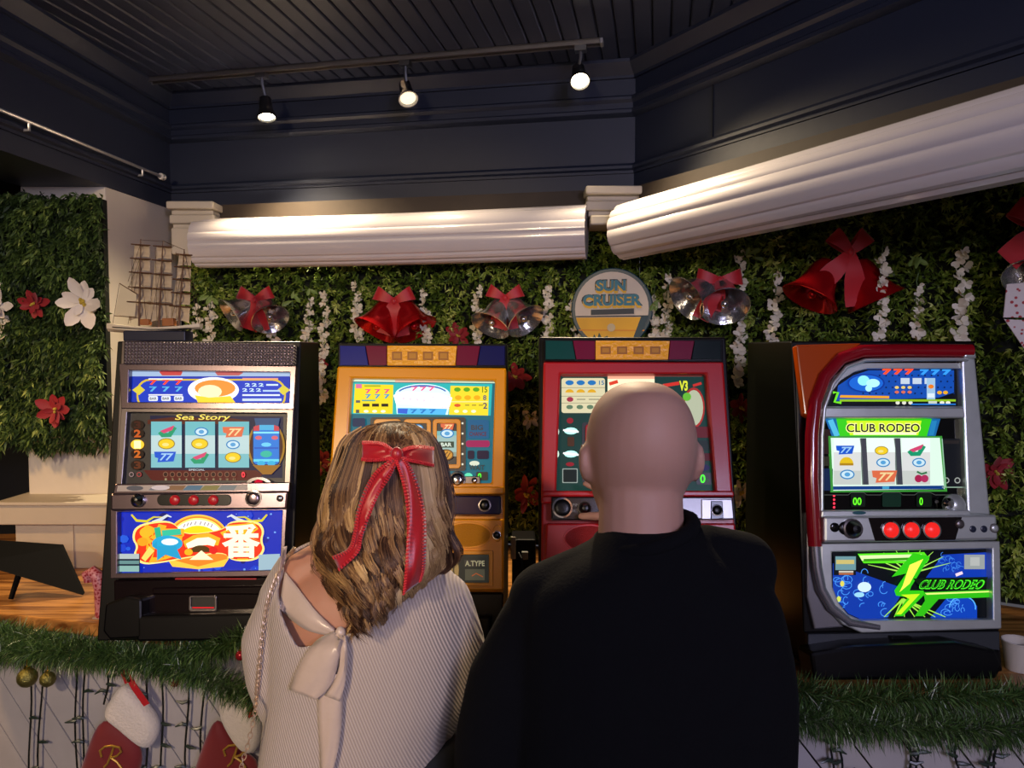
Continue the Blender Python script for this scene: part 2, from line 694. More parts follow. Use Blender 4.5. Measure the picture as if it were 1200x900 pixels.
# track light
ta, tb = P(177, 104, 3.0), P(703, 60, 2.63)
zt = Z_CEIL - .006
ta.z = tb.z = zt
tl = empty('track_light', ta, 0, 'ceiling track with three adjustable spotlights', 'track light')
te = (tb - ta).normalized()
tn = Vector((-te.y, te.x, 0))
L = (tb - ta).length
T = Matrix(((te.x, tn.x, 0, 0), (te.y, tn.y, 0, 0), (0, 0, 1, 0), (0, 0, 0, 1)))
alu = mat('brushed_track', '#a9a29a', .32, .9)
mb = MB()
mb.box((0, -.018, -.012), (L, -.008, .006), None, T)
mb.box((0, .008, -.012), (L, .018, .006), None, T)
mb.box((0, -.018, 0), (L, .018, .006), None, T)
mb.build('rail', alu, tl)
mb = MB()
for xa, xb in ((-.03, 0), (L, L + .012)):
    mb = MB()
    mb.box((xa, -.02, -.014), (xb, .02, .006), None, T)
    mb.build('end_cap', mat('grey_plastic', '#8a8a88', .4), tl, bevel=.003)
blackm = mat('satin_black_metal', '#24262b', .35, .5)
bulb_on = mat('lit_bulb', '#fff2d0', .3, emit=(1.0, .86, .58), es=22)
for k, (px, py, tgt, on) in enumerate(((312, 130, (-.72, 2.55, 1.3), 1), (477, 110, (.0, 1.9, 1.3), .25), (679, 90, (.3, 1.55, 1.3), 1))):
    # head centre lies on the vertical under the rail
    best = min((abs((P(px, py, d).xy - (ta + te * s).xy).length), s, d) for s in np.linspace(0, L, 160) for d in (2.5, 2.6, 2.7, 2.8, 2.9) )
    num = min(np.linspace(0, L, 400), key=lambda s: abs(600 + FPX * (ta + te * s).x / (ta + te * s).y - px))
    base = ta + te * num
    hc = P(px, py, base.y)
    dirv = (Vector(tgt) - hc).normalized()
    mb = MB()
    lb = base - ta
    mb.box((-.02, -.016, -.03), (.02, .016, -.008), None, Matrix.Translation(lb) @ T)
    mb.tube([lb + Vector((0, 0, -.02)), lb + Vector((0, 0, -.05)), (hc - ta) + Vector((0, 0, .03)) - dirv * .02], .006, 8)
    mb.build('stem', steel, tl, smooth=40)
    mb = MB()
    R_ = dirv.to_track_quat('Z', 'Y').to_matrix().to_4x4()
    Tm = Matrix.Translation(hc - ta) @ R_
    mb.lathe([(.004, -.055), (.022, -.052), (.024, -.02), (.026, .0), (.036, .024), (.036, .03), (.032, .03), (.024, .005), (.004, .002)], 20, None, Tm)
    hd = mb.build('spot_head', blackm if k != 1 else mat('chrome_head', '#8f8f92', .2, 1.0), tl, smooth=40, fixn=True)
    mb = MB()
    mb.lathe([(.001, .016), (.026, .017), (.029, .022), (.001, .026)], 16, None, Tm)
    mb.build('bulb', bulb_on if on == 1 else mat('dim_bulb', '#fff2d0', .3, emit=(1.0, .86, .58), es=1.2), hd, smooth=60)
    hd.name = 'spot_head'
    lo_ = hc + dirv * .045
    light('track_spot', 'SPOT', lo_, (125 if k == 0 else 120) * on, (1.0, .78, .5), lo_ + dirv, spot_size=math.radians(118), spot_blend=1.0, shadow_soft_size=.03)
# ------------------------------------------------------------------ slot machines
MW, MH = .475, .82


class Machine:
    def __init__(s, name, X, Y, yaw, rec, label, H=MH):
        s.root = empty(name, (X, Y, COUNTER), math.radians(yaw), label, 'slot machine', 'slot machines on the bar')
        s.r = math.radians(rec)
        s.H = H
        s.M = Matrix.Translation((X, Y, COUNTER)) @ Matrix.Rotation(math.radians(yaw), 4, 'Z') @ Matrix.Rotation(-s.r, 4, 'X')
        s.Mi = s.M.inverted()
        s.rot = (-s.r, 0, 0)

    def L(s, px, py, o=0.0):
        """photo pixel -> (u, v) on the door plane at offset o (negative = towards viewer)"""
        a = s.Mi @ Vector((0, 0, CAM_Z))
        d = (s.Mi @ P(px, py, 2.0)) - a
        t = (o - a.y) / d.y
        q = a + d * t
        return q.x, q.z

    def pts(s, poly, o):
        out = []
        for x, y in poly:
            u, v = s.L(x, y, o)
            v = max(v, .012 * math.tan(s.r) + .001)
            out.append(Vector((u, o, v)))
        return out

    def cabinet(s, D, w=MW, m=None, name='cabinet', zt=None):
        H = s.H
        sr, c_ = math.sin(s.r), math.cos(s.r)
        prof = [(.0, 0), (H * sr, H * c_), (D, H * c_), (D, 0)]
        mb = MB()
        mb.prism([Vector((-w / 2, y, z)) for y, z in prof], [Vector((w / 2, y, z)) for y, z in prof])
        return mb.build(name, m, s.root, bevel=.004, fixn=True)

    def slab(s, name, poly, o1, o0=.0, m=None, parent=None, bevel=.0025, inset=0.0, smooth=None):
        """extrude a pixel polygon (measured on its front) between depths o1 (front) and o0"""
        A = s.pts(poly, o1)
        B = [Vector((q.x, o0, q.z)) for q in A]
        mb = MB()
        mb.prism(A, B)
        return s.put(mb, name, m, parent, bevel, smooth)

    def ringslab(s, name, outer, inner, o1, o0=.0, oi=None, m=None, parent=None, bevel=.002):
        A = s.pts(outer, o1)
        C = [Vector((q.x, q.y, q.z)) for q in s.pts(inner, o1)]
        Ci = [Vector((q.x, o0 if oi is None else oi, q.z)) for q in C]
        B = [Vector((q.x, o0, q.z)) for q in A]
        mb = MB()
        n = len(A)
        vs_ = B + A + C + Ci
        fs = []
        for k in range(3):
            for i in range(n):
                j = (i + 1) % n
                fs.append((k * n + i, k * n + j, (k + 1) * n + j, (k + 1) * n + i))
        for i in range(n):
            j = (i + 1) % n
            fs.append((3 * n + i, 3 * n + j, j, i))
        mb.add(vs_, fs)
        return s.put(mb, name, m, parent, bevel)

    def put(s, mb, name, m, parent=None, bevel=0, smooth=None, fix=True):
        o = mb.build(name, m, None, smooth=smooth, bevel=bevel, fixn=fix)
        if parent is None:
            o.parent = s.root
            o.rotation_euler = s.rot
        else:
            o.parent = parent
        return o

    def art(s, name, items, o=-.003, parent=None):
        """flat print: list of (polygon | ('T', text, x0,y0,x1,y1[,bold][,slant]), hex, strength) stacked in thin layers"""
        mb = MB()
        k = 0
        for it in items:
            shp, colr, st = it[0], it[1], it[2]
            off = o - .00012 * k
            k += 1
            m_ = glow(colr, st) if st > 0 else ink(colr)
            if isinstance(shp, tuple) and shp[0] == 'T':
                t, x0, y0, x1, y1 = shp[1:6]
                bold = shp[6] if len(shp) > 6 else 0
                sl = shp[7] if len(shp) > 7 else 0
                v, f = text_geo(t, bold)
                pp = s.pts([(x0 + q[0] * (x1 - x0) + sl * q[1], y1 - q[1] * (y1 - y0)) for q in v], off)
                mb.add(pp, f, m_)
            else:
                pp = s.pts(shp, off)
                n = len(pp)
                # make sure it faces the viewer (-o)
                ar = sum(pp[i].x * pp[(i + 1) % n].z - pp[(i + 1) % n].x * pp[i].z for i in range(n))
                if ar < 0:
                    pp = pp[::-1]
                mb.add(pp, [tuple(range(n))], m_)
        return s.put(mb, name, None, parent, fix=False)

    def button(s, name, px, py, r, o, h, m, parent=None, dome=.5, n=16, ring=None):
        u, v = s.L(px, py, o)
        rr_ = r / FPX * 2.0
        T = Matrix.Translation((u, o, v)) @ Matrix.Rotation(PI / 2, 4, 'X')
        mb = MB()
        mb.lathe([(.0005, h), (rr_ * .5, h * .97), (rr_ * .85, h * (1 - .45 * dome)), (rr_, h * .4), (rr_, -.002)], n, None, T)
        b = s.put(mb, name, m, parent, smooth=40)
        if ring:
            mb = MB()
            mb.lathe([(rr_ * 1.02, -.002), (rr_ * 1.02, h * .35), (rr_ * 1.22, h * .3), (rr_ * 1.28, -.002)], n, None, T)
            q = s.put(mb, 'button_ring', ring, b, smooth=40)
        return b


blk = mat('black_plastic', '#070709', .28, spec=.3)
blk_matte = mat('matte_black_cabinet', '#050506', .4, spec=.25)
gun = mat('pink_chrome', '#8a7a80', .22, .9)
dgun = mat('dark_chrome', '#77706f', .3, .8)
glass_blk = mat('glossy_black_panel', '#050608', .08)
led_red = mat('led_red', '#ff2030', .3, emit='#ff2838', es=2.2)
btn_red = mat('lit_red_button', '#c01818', .3, emit='#ff2a24', es=.75)
btn_dull = mat('dull_red_button', '#a01420', .3, emit='#c01820', es=.28)
silver_print = '#c9c9c9'


def fruit(cx, cy, kind, st=.9, k=1.0):
    """reel symbols as stacked flat shapes"""
    if kind == 'melon':
        return [(strokepoly([(cx - 9 * k, cy + 1 * k), (cx - 6 * k, cy + 5 * k), (cx + 3 * k, cy + 5 * k), (cx + 9 * k, cy - 5 * k)], 6 * k), '#18a070', st),
                ([(cx - 9 * k, cy), (cx + 9 * k, cy - 7 * k), (cx + 6 * k, cy - 1 * k), (cx - 4 * k, cy + 3 * k)], '#e04878', st)]
    if kind == 'bell':
        return [(ell(cx, cy, 10 * k, 6.5 * k), '#a08010', st * .8), (ell(cx, cy, 9 * k, 5.6 * k), '#ffd820', st), (ell(cx - 1 * k, cy + 1 * k, 4 * k, 2 * k), '#fff090', st)]
    if kind == 'replay':
        return [(ell(cx, cy, 9 * k, 6 * k), '#2888c8', st), (ell(cx, cy, 7.4 * k, 4.5 * k), '#d8f4ff', st), (ell(cx, cy, 3.5 * k, 2.6 * k), '#58a8e0', st)]
    if kind == '7b':
        return [([(cx - 13 * k, cy - 6 * k), (cx + 14 * k, cy - 6 * k), (cx + 11 * k, cy + 6 * k), (cx - 9 * k, cy + 7 * k), (cx - 8 * k, cy + 2 * k), (cx - 12 * k, cy + 1 * k)], '#1058d8', st),
                (('T', '77', cx - 7 * k, cy - 4 * k, cx + 8 * k, cy + 5 * k, .03, 3 * k), '#a8d8ff', st)]
    if kind == '7r':
        return [([(cx - 13 * k, cy - 6 * k), (cx + 14 * k, cy - 6 * k), (cx + 11 * k, cy + 6 * k), (cx - 9 * k, cy + 7 * k), (cx - 8 * k, cy + 2 * k), (cx - 12 * k, cy + 1 * k)], '#e87048', st),
                (('T', '77', cx - 7 * k, cy - 4 * k, cx + 8 * k, cy + 5 * k, .03, 3 * k), '#ffe0a0', st)]
    if kind == 'cherry':
        return [(ell(cx - 4 * k, cy + 2 * k, 5 * k, 5 * k), '#b02050', st), (ell(cx + 4 * k, cy + 2 * k, 5 * k, 5 * k), '#b83060', st), (strokepoly([(cx - 6 * k, cy - 7 * k), (cx, cy - 4 * k), (cx + 7 * k, cy - 6 * k)], 2.5 * k), '#307848', st)]
    if kind == 'bar':
        return [(rect(cx - 10 * k, cy - 4 * k, cx + 10 * k, cy + 4 * k), '#384838', st), (('T', 'BAR', cx - 7 * k, cy - 2.5 * k, cx + 7 * k, cy + 2.5 * k, .03), '#e8f8e8', st)]
    if kind == 'cap':
        return [(ell(cx, cy + 3 * k, 9 * k, 9 * k, 14, 180, 360), '#f0c818', st), (rect(cx - 9 * k, cy + 2 * k, cx + 9 * k, cy + 5 * k), '#b88a10', st)]
    if kind == 'clam':
        return [(ell(cx, cy, 9 * k, 7 * k), '#704818', st), (ell(cx, cy, 7.5 * k, 5.5 * k), '#d89838', st), (strokepoly([(cx - 5 * k, cy + 4 * k), (cx + 2 * k, cy - 4 * k)], 1.2 * k), '#704818', st), (strokepoly([(cx, cy + 5 * k), (cx + 5 * k, cy - 3 * k)], 1.2 * k), '#704818', st)]
    return []


def reels(M, cells, o, name='reel', strips=None, cols=('#7fd0d8', '#cfeef0', '#8fd4dc'), st=.8):
    """cells: list of (x0,y0,x1,y1); a reel drum segment behind the glass with lit strip"""
    out = []
    for ci, (x0, y0, x1, y1) in enumerate(cells):
        A, N = [], 10
        mb = MB()
        rows = []
        for i in range(N + 1):
            f = i / N
            bul = math.sin(PI * f)
            o_ = o - .006 * bul
            yy = y0 + (y1 - y0) * f
            rows.append(M.pts([(x0, yy), (x1, yy)], o_))
        vs_ = [q for r_ in rows for q in r_]
        fs = [(2 * i, 2 * i + 1, 2 * i + 3, 2 * i + 2) for i in range(N)]
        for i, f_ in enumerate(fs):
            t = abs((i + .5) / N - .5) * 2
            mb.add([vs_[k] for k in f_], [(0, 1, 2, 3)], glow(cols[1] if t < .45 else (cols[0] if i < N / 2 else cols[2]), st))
        r_ = M.put(mb, name, None)
        if strips:
            items = []
            for (cx, cy, kd, k) in strips[ci]:
                items += fruit(cx, cy, kd, .9, k)
            if items:
                a = M.art('reel_symbols', items, o - .0085, r_)
        out.append(r_)
    return out


# ============ machine 1: silver, blue sea art
m1 = Machine('slot_machine', -.856, 1.995, 3.4, 11.2, 'silver slot machine with blue sea panels, below the model ship')
M = m1
M.cabinet(.42, .515, blk_matte)
lampm = bpy.data.materials.new('prismatic_lamp_cover')
lampm.use_nodes = True
nt = lampm.node_tree
b = nt.nodes['Principled BSDF']
b.inputs['Base Color'].default_value = (*lin('#8d7f86'), 1)
b.inputs['Roughness'].default_value = .22
b.inputs['Metallic'].default_value = .55
tc = nt.nodes.new('ShaderNodeTexCoord')
wv = []
for ax in ('X', 'Z'):
    q = nt.nodes.new('ShaderNodeTexWave')
    q.bands_direction = ax
    q.inputs['Scale'].default_value = 34
    nt.links.new(tc.outputs['Object'], q.inputs['Vector'])
    wv.append(q)
mm = nt.nodes.new('ShaderNodeMath')
mm.operation = 'MULTIPLY'
nt.links.new(wv[0].outputs['Fac'], mm.inputs[0])
nt.links.new(wv[1].outputs['Fac'], mm.inputs[1])
bp = nt.nodes.new('ShaderNodeBump')
bp.inputs['Distance'].default_value = .006
nt.links.new(mm.outputs[0], bp.inputs['Height'])
nt.links.new(bp.outputs['Normal'], b.inputs['Normal'])
cr = nt.nodes.new('ShaderNodeValToRGB')
cr.color_ramp.elements[0].color = (*lin('#6a5c66'), 1)
cr.color_ramp.elements[1].color = (*lin('#f0e6e2'), 1)  # light end raised: spotlight on the cover is put into the colour
nt.links.new(mm.outputs[0], cr.inputs['Fac'])
nt.links.new(cr.outputs['Color'], b.inputs['Base Color'])
M.slab('door', [(143, 400), (347, 404), (332, 674), (129, 678)], -.004, .01, dgun)
M.slab('top_lamp', [(145, 399), (345, 403), (344, 428), (144, 427)], -.035, .0, lampm, bevel=.004)
fr1 = M.ringslab('marquee_frame', [(139, 426), (347, 429), (344, 480), (142, 479)], [(151, 434), (340, 436), (339, 472), (150, 471)], -.028, 0, m=gun)
g = []
g += [(rect(151, 434, 340, 472), '#0a30b0', 1.0), (rect(151, 434, 340, 441), '#9fb8d8', 1.1), ([(185, 434), (215, 434), (212, 440), (190, 440)], '#d04848', .9), ([(250, 434), (290, 434), (280, 440), (255, 440)], '#c86060', .9)]
g += [(rr(160, 444, 335, 480, 15), '#e0c030', 1.0), (rr(162, 446, 333, 478, 14), '#0838c0', 1.05)]
g += [([(155, 457), (163, 451), (170, 457), (163, 463)], '#e0d040', 1.0), ([(340, 457), (332, 451), (325, 457), (332, 463)], '#e0d040', 1.0)]
for i in range(3):
    g += [(('T', '7', 175 + 15 * i, 445, 184 + 15 * i, 451, .04), '#ff4820', 1.1), (('T', '7', 175 + 15 * i, 453, 184 + 15 * i, 459, .03), '#58b8e8', 1.0), (rr(174 + 15 * i, 464, 185 + 15 * i, 470, 1.5, 2), '#e8f0ff', 1.0), (('T', 'BAR', 175.5 + 15 * i, 465.5, 183.5 + 15 * i, 468.5, .02), '#303848', 0)]
g += [(ell(250, 457, 30, 15, 26), '#ffffff', 1.2), (ell(252, 455, 24, 10, 20), '#ff9038', 1.15), (ell(246, 459, 14, 8, 16), '#ffe8b8', 1.2), ([(232, 472), (228, 463), (245, 466), (270, 464), (276, 472)], '#ffd030', 1.2)]
for i in range(3):
    g += [(('T', '2', 287 + 8 * i, 449, 293 + 8 * i, 453, .04), '#c8e8ff', 1.0), (('T', '2', 284 + 8 * i, 455, 290 + 8 * i, 459, .04), '#c8e8ff', 1.0)]
g += [(rect(312, 450, 326, 452), '#d8f0ff', 1), (rect(308, 457, 328, 459), '#b8d8ff', 1), (rect(284, 462, 328, 464), '#e8f4ff', 1), (rect(284, 467, 330, 470), '#d8ecff', .9), (rect(284, 443, 326, 445), '#f0a080', 1), (rect(174, 462, 214, 463.5), '#ffffff', .9), (rect(174, 443.4, 214, 444.8), '#ffffff', 1)]
M.art('marquee_art', g, -.006)
# reel window
M.ringslab('reel_frame', [(142, 478), (344, 480), (340, 572), (135, 574)], [(149, 483), (336, 484), (333, 565), (143, 567)], -.024, 0, m=dgun)
g = [([(149, 483), (336, 484), (333, 566), (143, 567)], '#080a18', 0), ([(176, 487), (332, 488), (331, 560), (176, 560)], '#101c4c', .5),
     ([(168, 551), (300, 551), (308, 556), (300, 563), (178, 563)], '#6e1c18', .5),
     (rect(207, 480, 214, 482), '#e0c850', .7), (rect(234, 480, 247, 482), '#e0c850', .7), ([(173, 492), (200, 489), (270, 490), (292, 493), (292, 497), (173, 497)], '#702a18', .45)]
for i in range(11):
    g += [(ell(194 + 8 * i, 556, 3.2, 3.4, 10), '#a06850', .55), (ell(194 + 8 * i, 556, 2.2, 2.4, 10), '#401410', .4)]
    g += [(('T', str(i + 1), 193 + 8 * i, 560.5, 195.5 + 8 * i, 563, .02), '#c8b888', .5)]
for (tx, cy, c, s_) in (('3', 498, '#5a2010', .4), ('2', 508, '#d86020', .8), ('1', 521, '#fff0a0', 1.6), ('2', 532, '#e07020', .8), ('3', 545, '#7a3818', .5)):
    g += [(ell(161, cy, 8, 6, 14), '#ffc030' if tx == '1' else '#2a1208', 1.3 if tx == '1' else .5), (('T', tx, 157, cy - 4.5, 165, cy + 4.5, .04), c, s_)]
g += [(ell(146.5, 521, 2.2, 5, 12), '#ffd040', 1.5), (ell(154, 556, 3, 3, 10), '#c0a0a0', .5), (ell(163, 556, 3, 3, 10), '#d05050', .5), (ell(154, 556, 2, 2, 8), '#181420', 0), (ell(163, 556, 2, 2, 8), '#181420', 0)]
g += [(('T', 'Sea Story', 204, 485.5, 268, 494, .015, 3), '#f4dc60', 1.1)]
# side display shaped like a shell window
g += [(ell(312, 523, 22, 30, 26), '#b88820', .7), (ell(312, 523, 19.5, 27.5, 26), '#5a2410', .5), (rr(296, 500, 328, 545, 4), '#103878', .5), ([(298, 490), (328, 490), (326, 500), (300, 500)], '#3868a0', .5), (rr(297, 500, 327, 544, 4), '#1878d8', 1.0),
      ([(297, 500), (304, 498), (304, 505), (297, 505)], '#d04050', .9), ([(321, 498), (327, 500), (327, 505), (321, 505)], '#d04050', .9), (rect(304, 498, 321, 504), '#48b8e8', .9), (rect(297, 506, 327, 508), '#80e0f8', 1.1),
      (ell(303, 513, 4, 2.4, 10), '#e06878', .9), (ell(322, 513, 4, 2.4, 10), '#e06878', .9), (ell(312, 521, 6, 2.5, 10), '#68d0f8', 1.0), (rect(298, 524, 326, 526), '#1058c0', 1), (ell(312, 532, 7, 4, 12), '#28c0a8', .9), (rect(297, 538, 327, 541), '#60d8f0', 1.0), (ell(306, 543, 5, 3, 10), '#28b0e0', 1), (ell(318, 543, 5, 3, 10), '#28b0e0', 1),
      ([(296, 545), (329, 545), (318, 556), (308, 556)], '#b07820', .7), (('T', '0', 283, 553, 287, 559.5, .02), '#ff3040', 1.6), (('T', 'SPECIAL', 221, 549.4, 240, 551.6, .02), '#e0e8f0', .7)]
M.art('reel_glass_art', g, -.006)
reels(M, [(177, 494, 213, 548), (217, 494, 252, 548), (256, 494, 292, 548)], -.008,
      strips=[[(196, 505, 'melon', .95), (195, 520, 'bell', 1), (193, 535, '7b', .95)], [(236, 506, 'replay', .9), (234, 520, 'bell', 1), (234, 536, 'melon', .95)], [(273, 506, '7r', .95), (273, 521, 'replay', .9), (273, 536, 'bell', .95)]])
M.ringslab('crest_emblem', ell(303, 567, 15, 8, 14, 170, 370), ell(303, 567, 9, 4.5, 14, 170, 370), -.034, -.01, m=chrome)
M.button('crest_gem', 303, 566, 5, -.028, .008, mat('red_gem', '#c01030', .1, emit='#e01838', es=.5))
dk = M.slab('deck', [(135, 567), (340, 565), (339, 577), (132, 579)], -.042, .0, gun, bevel=.003)
g = [([(138, 569), (290, 567.5), (290, 574.5), (137, 576)], '#b8b0a8', 0)]
for i, c in enumerate(('#c8c8d0', '#d8a070', '#88b8d8', '#d8c878', '#c8d0d0')):
    g.append(([(180 + 20 * i, 569), (198 + 20 * i, 569), (194 + 20 * i, 574.5), (174 + 20 * i, 574.5)], c, .25))
g += [(ell(158, 572, 10, 3, 14), '#505868', 0), (ell(188, 571.5, 11, 2.8, 14), '#e8e8f0', 0)]
M.art('deck_stickers', g, -.0425)
bar = M.slab('button_bar', [(129, 578), (338, 575), (336, 597), (129, 599)], -.05, .0, gun, bevel=.006)
M.slab('button_plate', rr(184, 579.5, 271, 592.5, 6), -.0525, -.045, blk, bevel=.001)
for x in (205, 227, 250):
    M.button('stop_button', x, 586, 6, -.0525, .007, btn_dull, ring=None)
M.button('start_lever', 163, 586.5, 6.5, -.05, .03, blk, dome=.9, ring=chrome)
M.button('coin_slot_dial', 297, 584, 8, -.05, .006, gun, ring=chrome)
M.button('key_lock', 328, 584, 4, -.05, .006, chrome)
M.ringslab('lower_frame', [(129, 597), (336, 595), (332, 675), (129, 678)], [(137, 600), (331, 598), (328, 668), (137, 672)], -.04, 0, m=gun)
g = [([(137, 600), (331, 598), (328, 668), (137, 672)], '#0a28b8', 1.0)]
q = random.Random(3)
for i in range(70):
    x, y = q.uniform(139, 326), q.uniform(601, 668)
    r_ = q.choice((.7, 1, 1.4, 3, 5, 6))
    g.append((ell(x, y, r_, r_ * .8, 7), q.choice(('#0818a0', '#1040d8', '#2060e8', '#061070')) if r_ > 2 else '#78b0ff', .9))
for sx in (1, -1):
    X = lambda v: v if sx == 1 else 467 - v
    g += [(strokepoly([(X(154), 603), (X(160), 610), (X(172), 611), (X(180), 606), (X(190), 606)], [2, 3, 3, 2, 1]), '#e0d020', 1), (strokepoly([(X(178), 611), (X(188), 609), (X(196), 604), (X(201), 606)], [1, 4, 3, 1]), '#d8e0e8', 1)]
# the big three-sign logo
g += [(ell(232, 632, 36, 29, 26, 180, 360) + [(268, 655), (262, 664), (232, 667), (202, 664), (196, 655)], '#ffc040', 1.2), (ell(232, 632, 34, 27, 26, 180, 360) + [(266, 655), (232, 664), (198, 655)], '#ff8020', 1.2), (ell(232, 631, 31, 24, 26, 180, 360), '#ffe870', 1.3), (ell(232, 636, 30, 20, 22, 180, 360), '#ffd010', 1.25), (arcband(232, 632, 30, 23, 7, 200, 340), '#fff8e0', 1.3)]
for x, y in ((216, 616), (220, 614.5), (224, 613.6), (229, 613), (235, 613), (240, 613.6), (244, 614.5), (248, 616)):
    g += [(strokepoly([(x - 1, y + 2), (x + 1, y - 2)], 1.4), '#b0a0b8', .9)]
out_ = [(160, 619), (178, 613), (204, 612), (214, 628), (262, 622), (268, 612), (300, 612), (308, 622), (304, 634), (309, 644), (298, 656), (270, 656), (262, 646), (222, 652), (190, 658), (168, 660), (158, 650), (163, 640), (157, 632)]
out_ = chaikin(out_)
g += [([(232 + (x - 232) * 1.035, 636 + (y - 636) * 1.09) for x, y in out_], '#ffe080', 1.25), (out_, '#e83010', 1.15)]
g += [(('T', '海', 163, 614, 217, 660, .06), '#f0b020', 1.1), (strokepoly([(216, 638), (228, 633), (244, 631), (257, 635)], [8, 12, 13, 9]), '#ffb020', 1.1), (('T', '番', 258, 612, 307, 656, .075), '#ffb820', 1.1), (('T', '番', 260, 614, 305, 654, .03), '#fff8d0', 1.3)]
g += [(ell(171, 624, 7.5, 6, 14), '#ffb020', 1.2), (ell(167, 635, 6.5, 5, 14), '#ff9a18', 1.2), (strokepoly([(178, 643), (168, 656)], [8, 6]), '#ffd060', 1.25), (strokepoly([(184, 618), (186, 630)], 7), '#20b890', 1), (strokepoly([(190, 625), (212, 623)], 7), '#30c8a0', 1),
      (ell(196, 637, 18, 9.5, 20), '#18a8d8', 1.05), ([(184, 640), (206, 640), (213, 656), (200, 652), (194, 650), (184, 657)], '#18a0d0', 1.05), ([(178, 640), (184, 634), (184, 644)], '#18a0d0', 1), (ell(199, 635, 10, 4, 16), '#e8f8ff', 1.1),
      (strokepoly([(219, 640), (232, 635), (244, 634), (252, 637)], [6, 9, 9, 7]), '#fff8d0', 1.3), ]
g += [(ell(235, 647, 12, 8, 16, 180, 360), '#604008', .7), ([(222, 656), (230, 650), (236, 645), (242, 650), (250, 656)], '#fff0c0', 1.2), (ell(250, 645, 5, 4.5, 12), '#e01818', 1.1), (ell(221, 647, 5, 4, 12), '#ffb018', 1.1)]
g += [(rect(139, 649, 164, 670), '#102848', .5), (rect(140, 649, 163, 655), '#c8d8d8', .8), (rect(140, 657, 163, 661), '#78a8a8', .7), (rect(140, 663, 163, 670), '#98c8c0', .8), ([(303, 650), (328, 649), (327, 667), (303, 668)], '#a8c8d8', .9)]
M.art('belly_art', g, -.012)
low = M.slab('lower_panel', [(133, 680), (332, 676), (330, 742), (134, 745)], -.03, .0, mat('dark_gloss_burgundy', '#1a1012', .12, .3), bevel=.004)
redstrip = mat('red_ridge_glint', '#5a0810', .3, emit='#d01020', es=.35)  # red reflections on the glossy ridges, put in as glowing strips
for (y, x0, x1) in ((678.5, 205, 300), (693, 180, 300), (721, 205, 300)):
    M.slab('ridge_glint', rect(x0, y - .7, x1, y + .7), -.034, -.02, redstrip, bevel=0)
M.slab('tray_ridge', [(178, 689), (330, 686), (330, 697), (178, 697)], -.04, -.02, mat('dark_gloss_burgundy', '#1a1012', .12, .3), bevel=.004)
M.ringslab('payout_frame', rr(221, 698, 254, 717, 3), rr(224, 700, 251, 713, 2), -.036, -.01, m=dgun)
M.art('payout_glow', [(rect(223, 700, 252, 716), '#060304', 0), (rect(224, 711.5, 251, 715.5), '#ff1828', .9)], -.031)
M.slab('side_tray', [(120, 740), (123, 708), (148, 699), (166, 702), (167, 748), (128, 750)], -.075, .0, blk, bevel=.006)
M.slab('coin_tray', [(160, 722), (332, 718), (331, 750), (160, 752)], -.075, .0, blk, bevel=.006)


# ============ machines 2 and 3: same make, yellow and red
def lamp_bar(M, x0, x1, y0, y1, c0, c1, sh=0):
    lm = mat('amber_ribbed_lens', '#eaa410', .3, bump=.3, bscale=120, emit='#c07808', es=.22)
    rd = mat('magenta_lens', '#7a1238', .2, coat=.4)
    w_ = x1 - x0
    a = [x0, x0 + .155 * w_, x0 + .285 * w_, x0 + .71 * w_, x0 + .85 * w_, x1]
    t = [0, -.02 * w_, .0 * w_, .01 * w_, .02 * w_, 0]
    M.slab('lamp_housing', [(x0 - 2, y0 - 3), (x1 + 2, y0 - 2), (x1 + 2, y1 + 3), (x0 - 2, y1 + 2)], -.028, .02, blk, bevel=.002)
    mats = [c0, rd, lm, rd, c1]
    for i in range(5):
        M.slab('lamp_lens', [(a[i] + .4, y0), (a[i + 1] - .4, y0 + .5), (a[i + 1] - .4 - t[i + 1], y1), (a[i] + .4 - t[i], y1)], -.036, -.02, mats[i], bevel=.001)
    gl = []
    for i in range(4):
        xa = a[2] + 6 + i * (a[3] - a[2] - 10) / 4
        gl += [(rect(xa, y0 + 7, xa + 12, y1 - 6), '#a86808', 0), (rect(xa + 2, y0 + 9, xa + 10, y1 - 8), '#c88a10', 0)]
    M.art('lens_marks', gl, -.0362)


m2 = Machine('slot_machine', -.261, 1.904, -2.2, 14.1, 'yellow slot machine in front of the woman with the red bow')
M = m2
yel = mat('yellow_gloss_plastic', '#f6a200', .28, var=.05, vscale=8, coat=.25)
yel_d = mat('yellow_speaker_mesh', '#d08c10', .4, bump=.5, bscale=400)
M.cabinet(.44, .465, blk_matte)
M.slab('door', [(396, 429), (593, 431), (590, 694), (378, 694)], -.012, .008, yel, bevel=.004)
lamp_bar(M, 398, 592, 405, 428, mat('blue_lens', '#232a86', .2, coat=.4), mat('blue_lens_dark', '#15185a', .2, coat=.4))
M.ringslab('bezel', [(395, 429), (593, 431), (591, 580), (384, 580)], [(412, 443), (580, 446), (576, 566), (405, 567)], -.035, 0, oi=-.004, m=yel, bevel=.005)
g = [([(412, 442), (581, 445), (577, 567), (404, 567)], '#1c7c90', .62), ([(412, 442), (581, 445), (580, 449), (412, 447)], '#d8f0d0', 1.0), (rect(463, 444, 528, 448), '#e8b8a0', 1.0), ([(413, 448), (577, 450), (575, 487), (412, 485)], '#20b8b8', 1.0)]
g += [([(416, 450), (461, 451), (460, 485), (414, 484)], '#f0d818', 1.1), ([(528, 452), (573, 453), (572, 487), (526, 486)], '#f0d828', 1.1)]
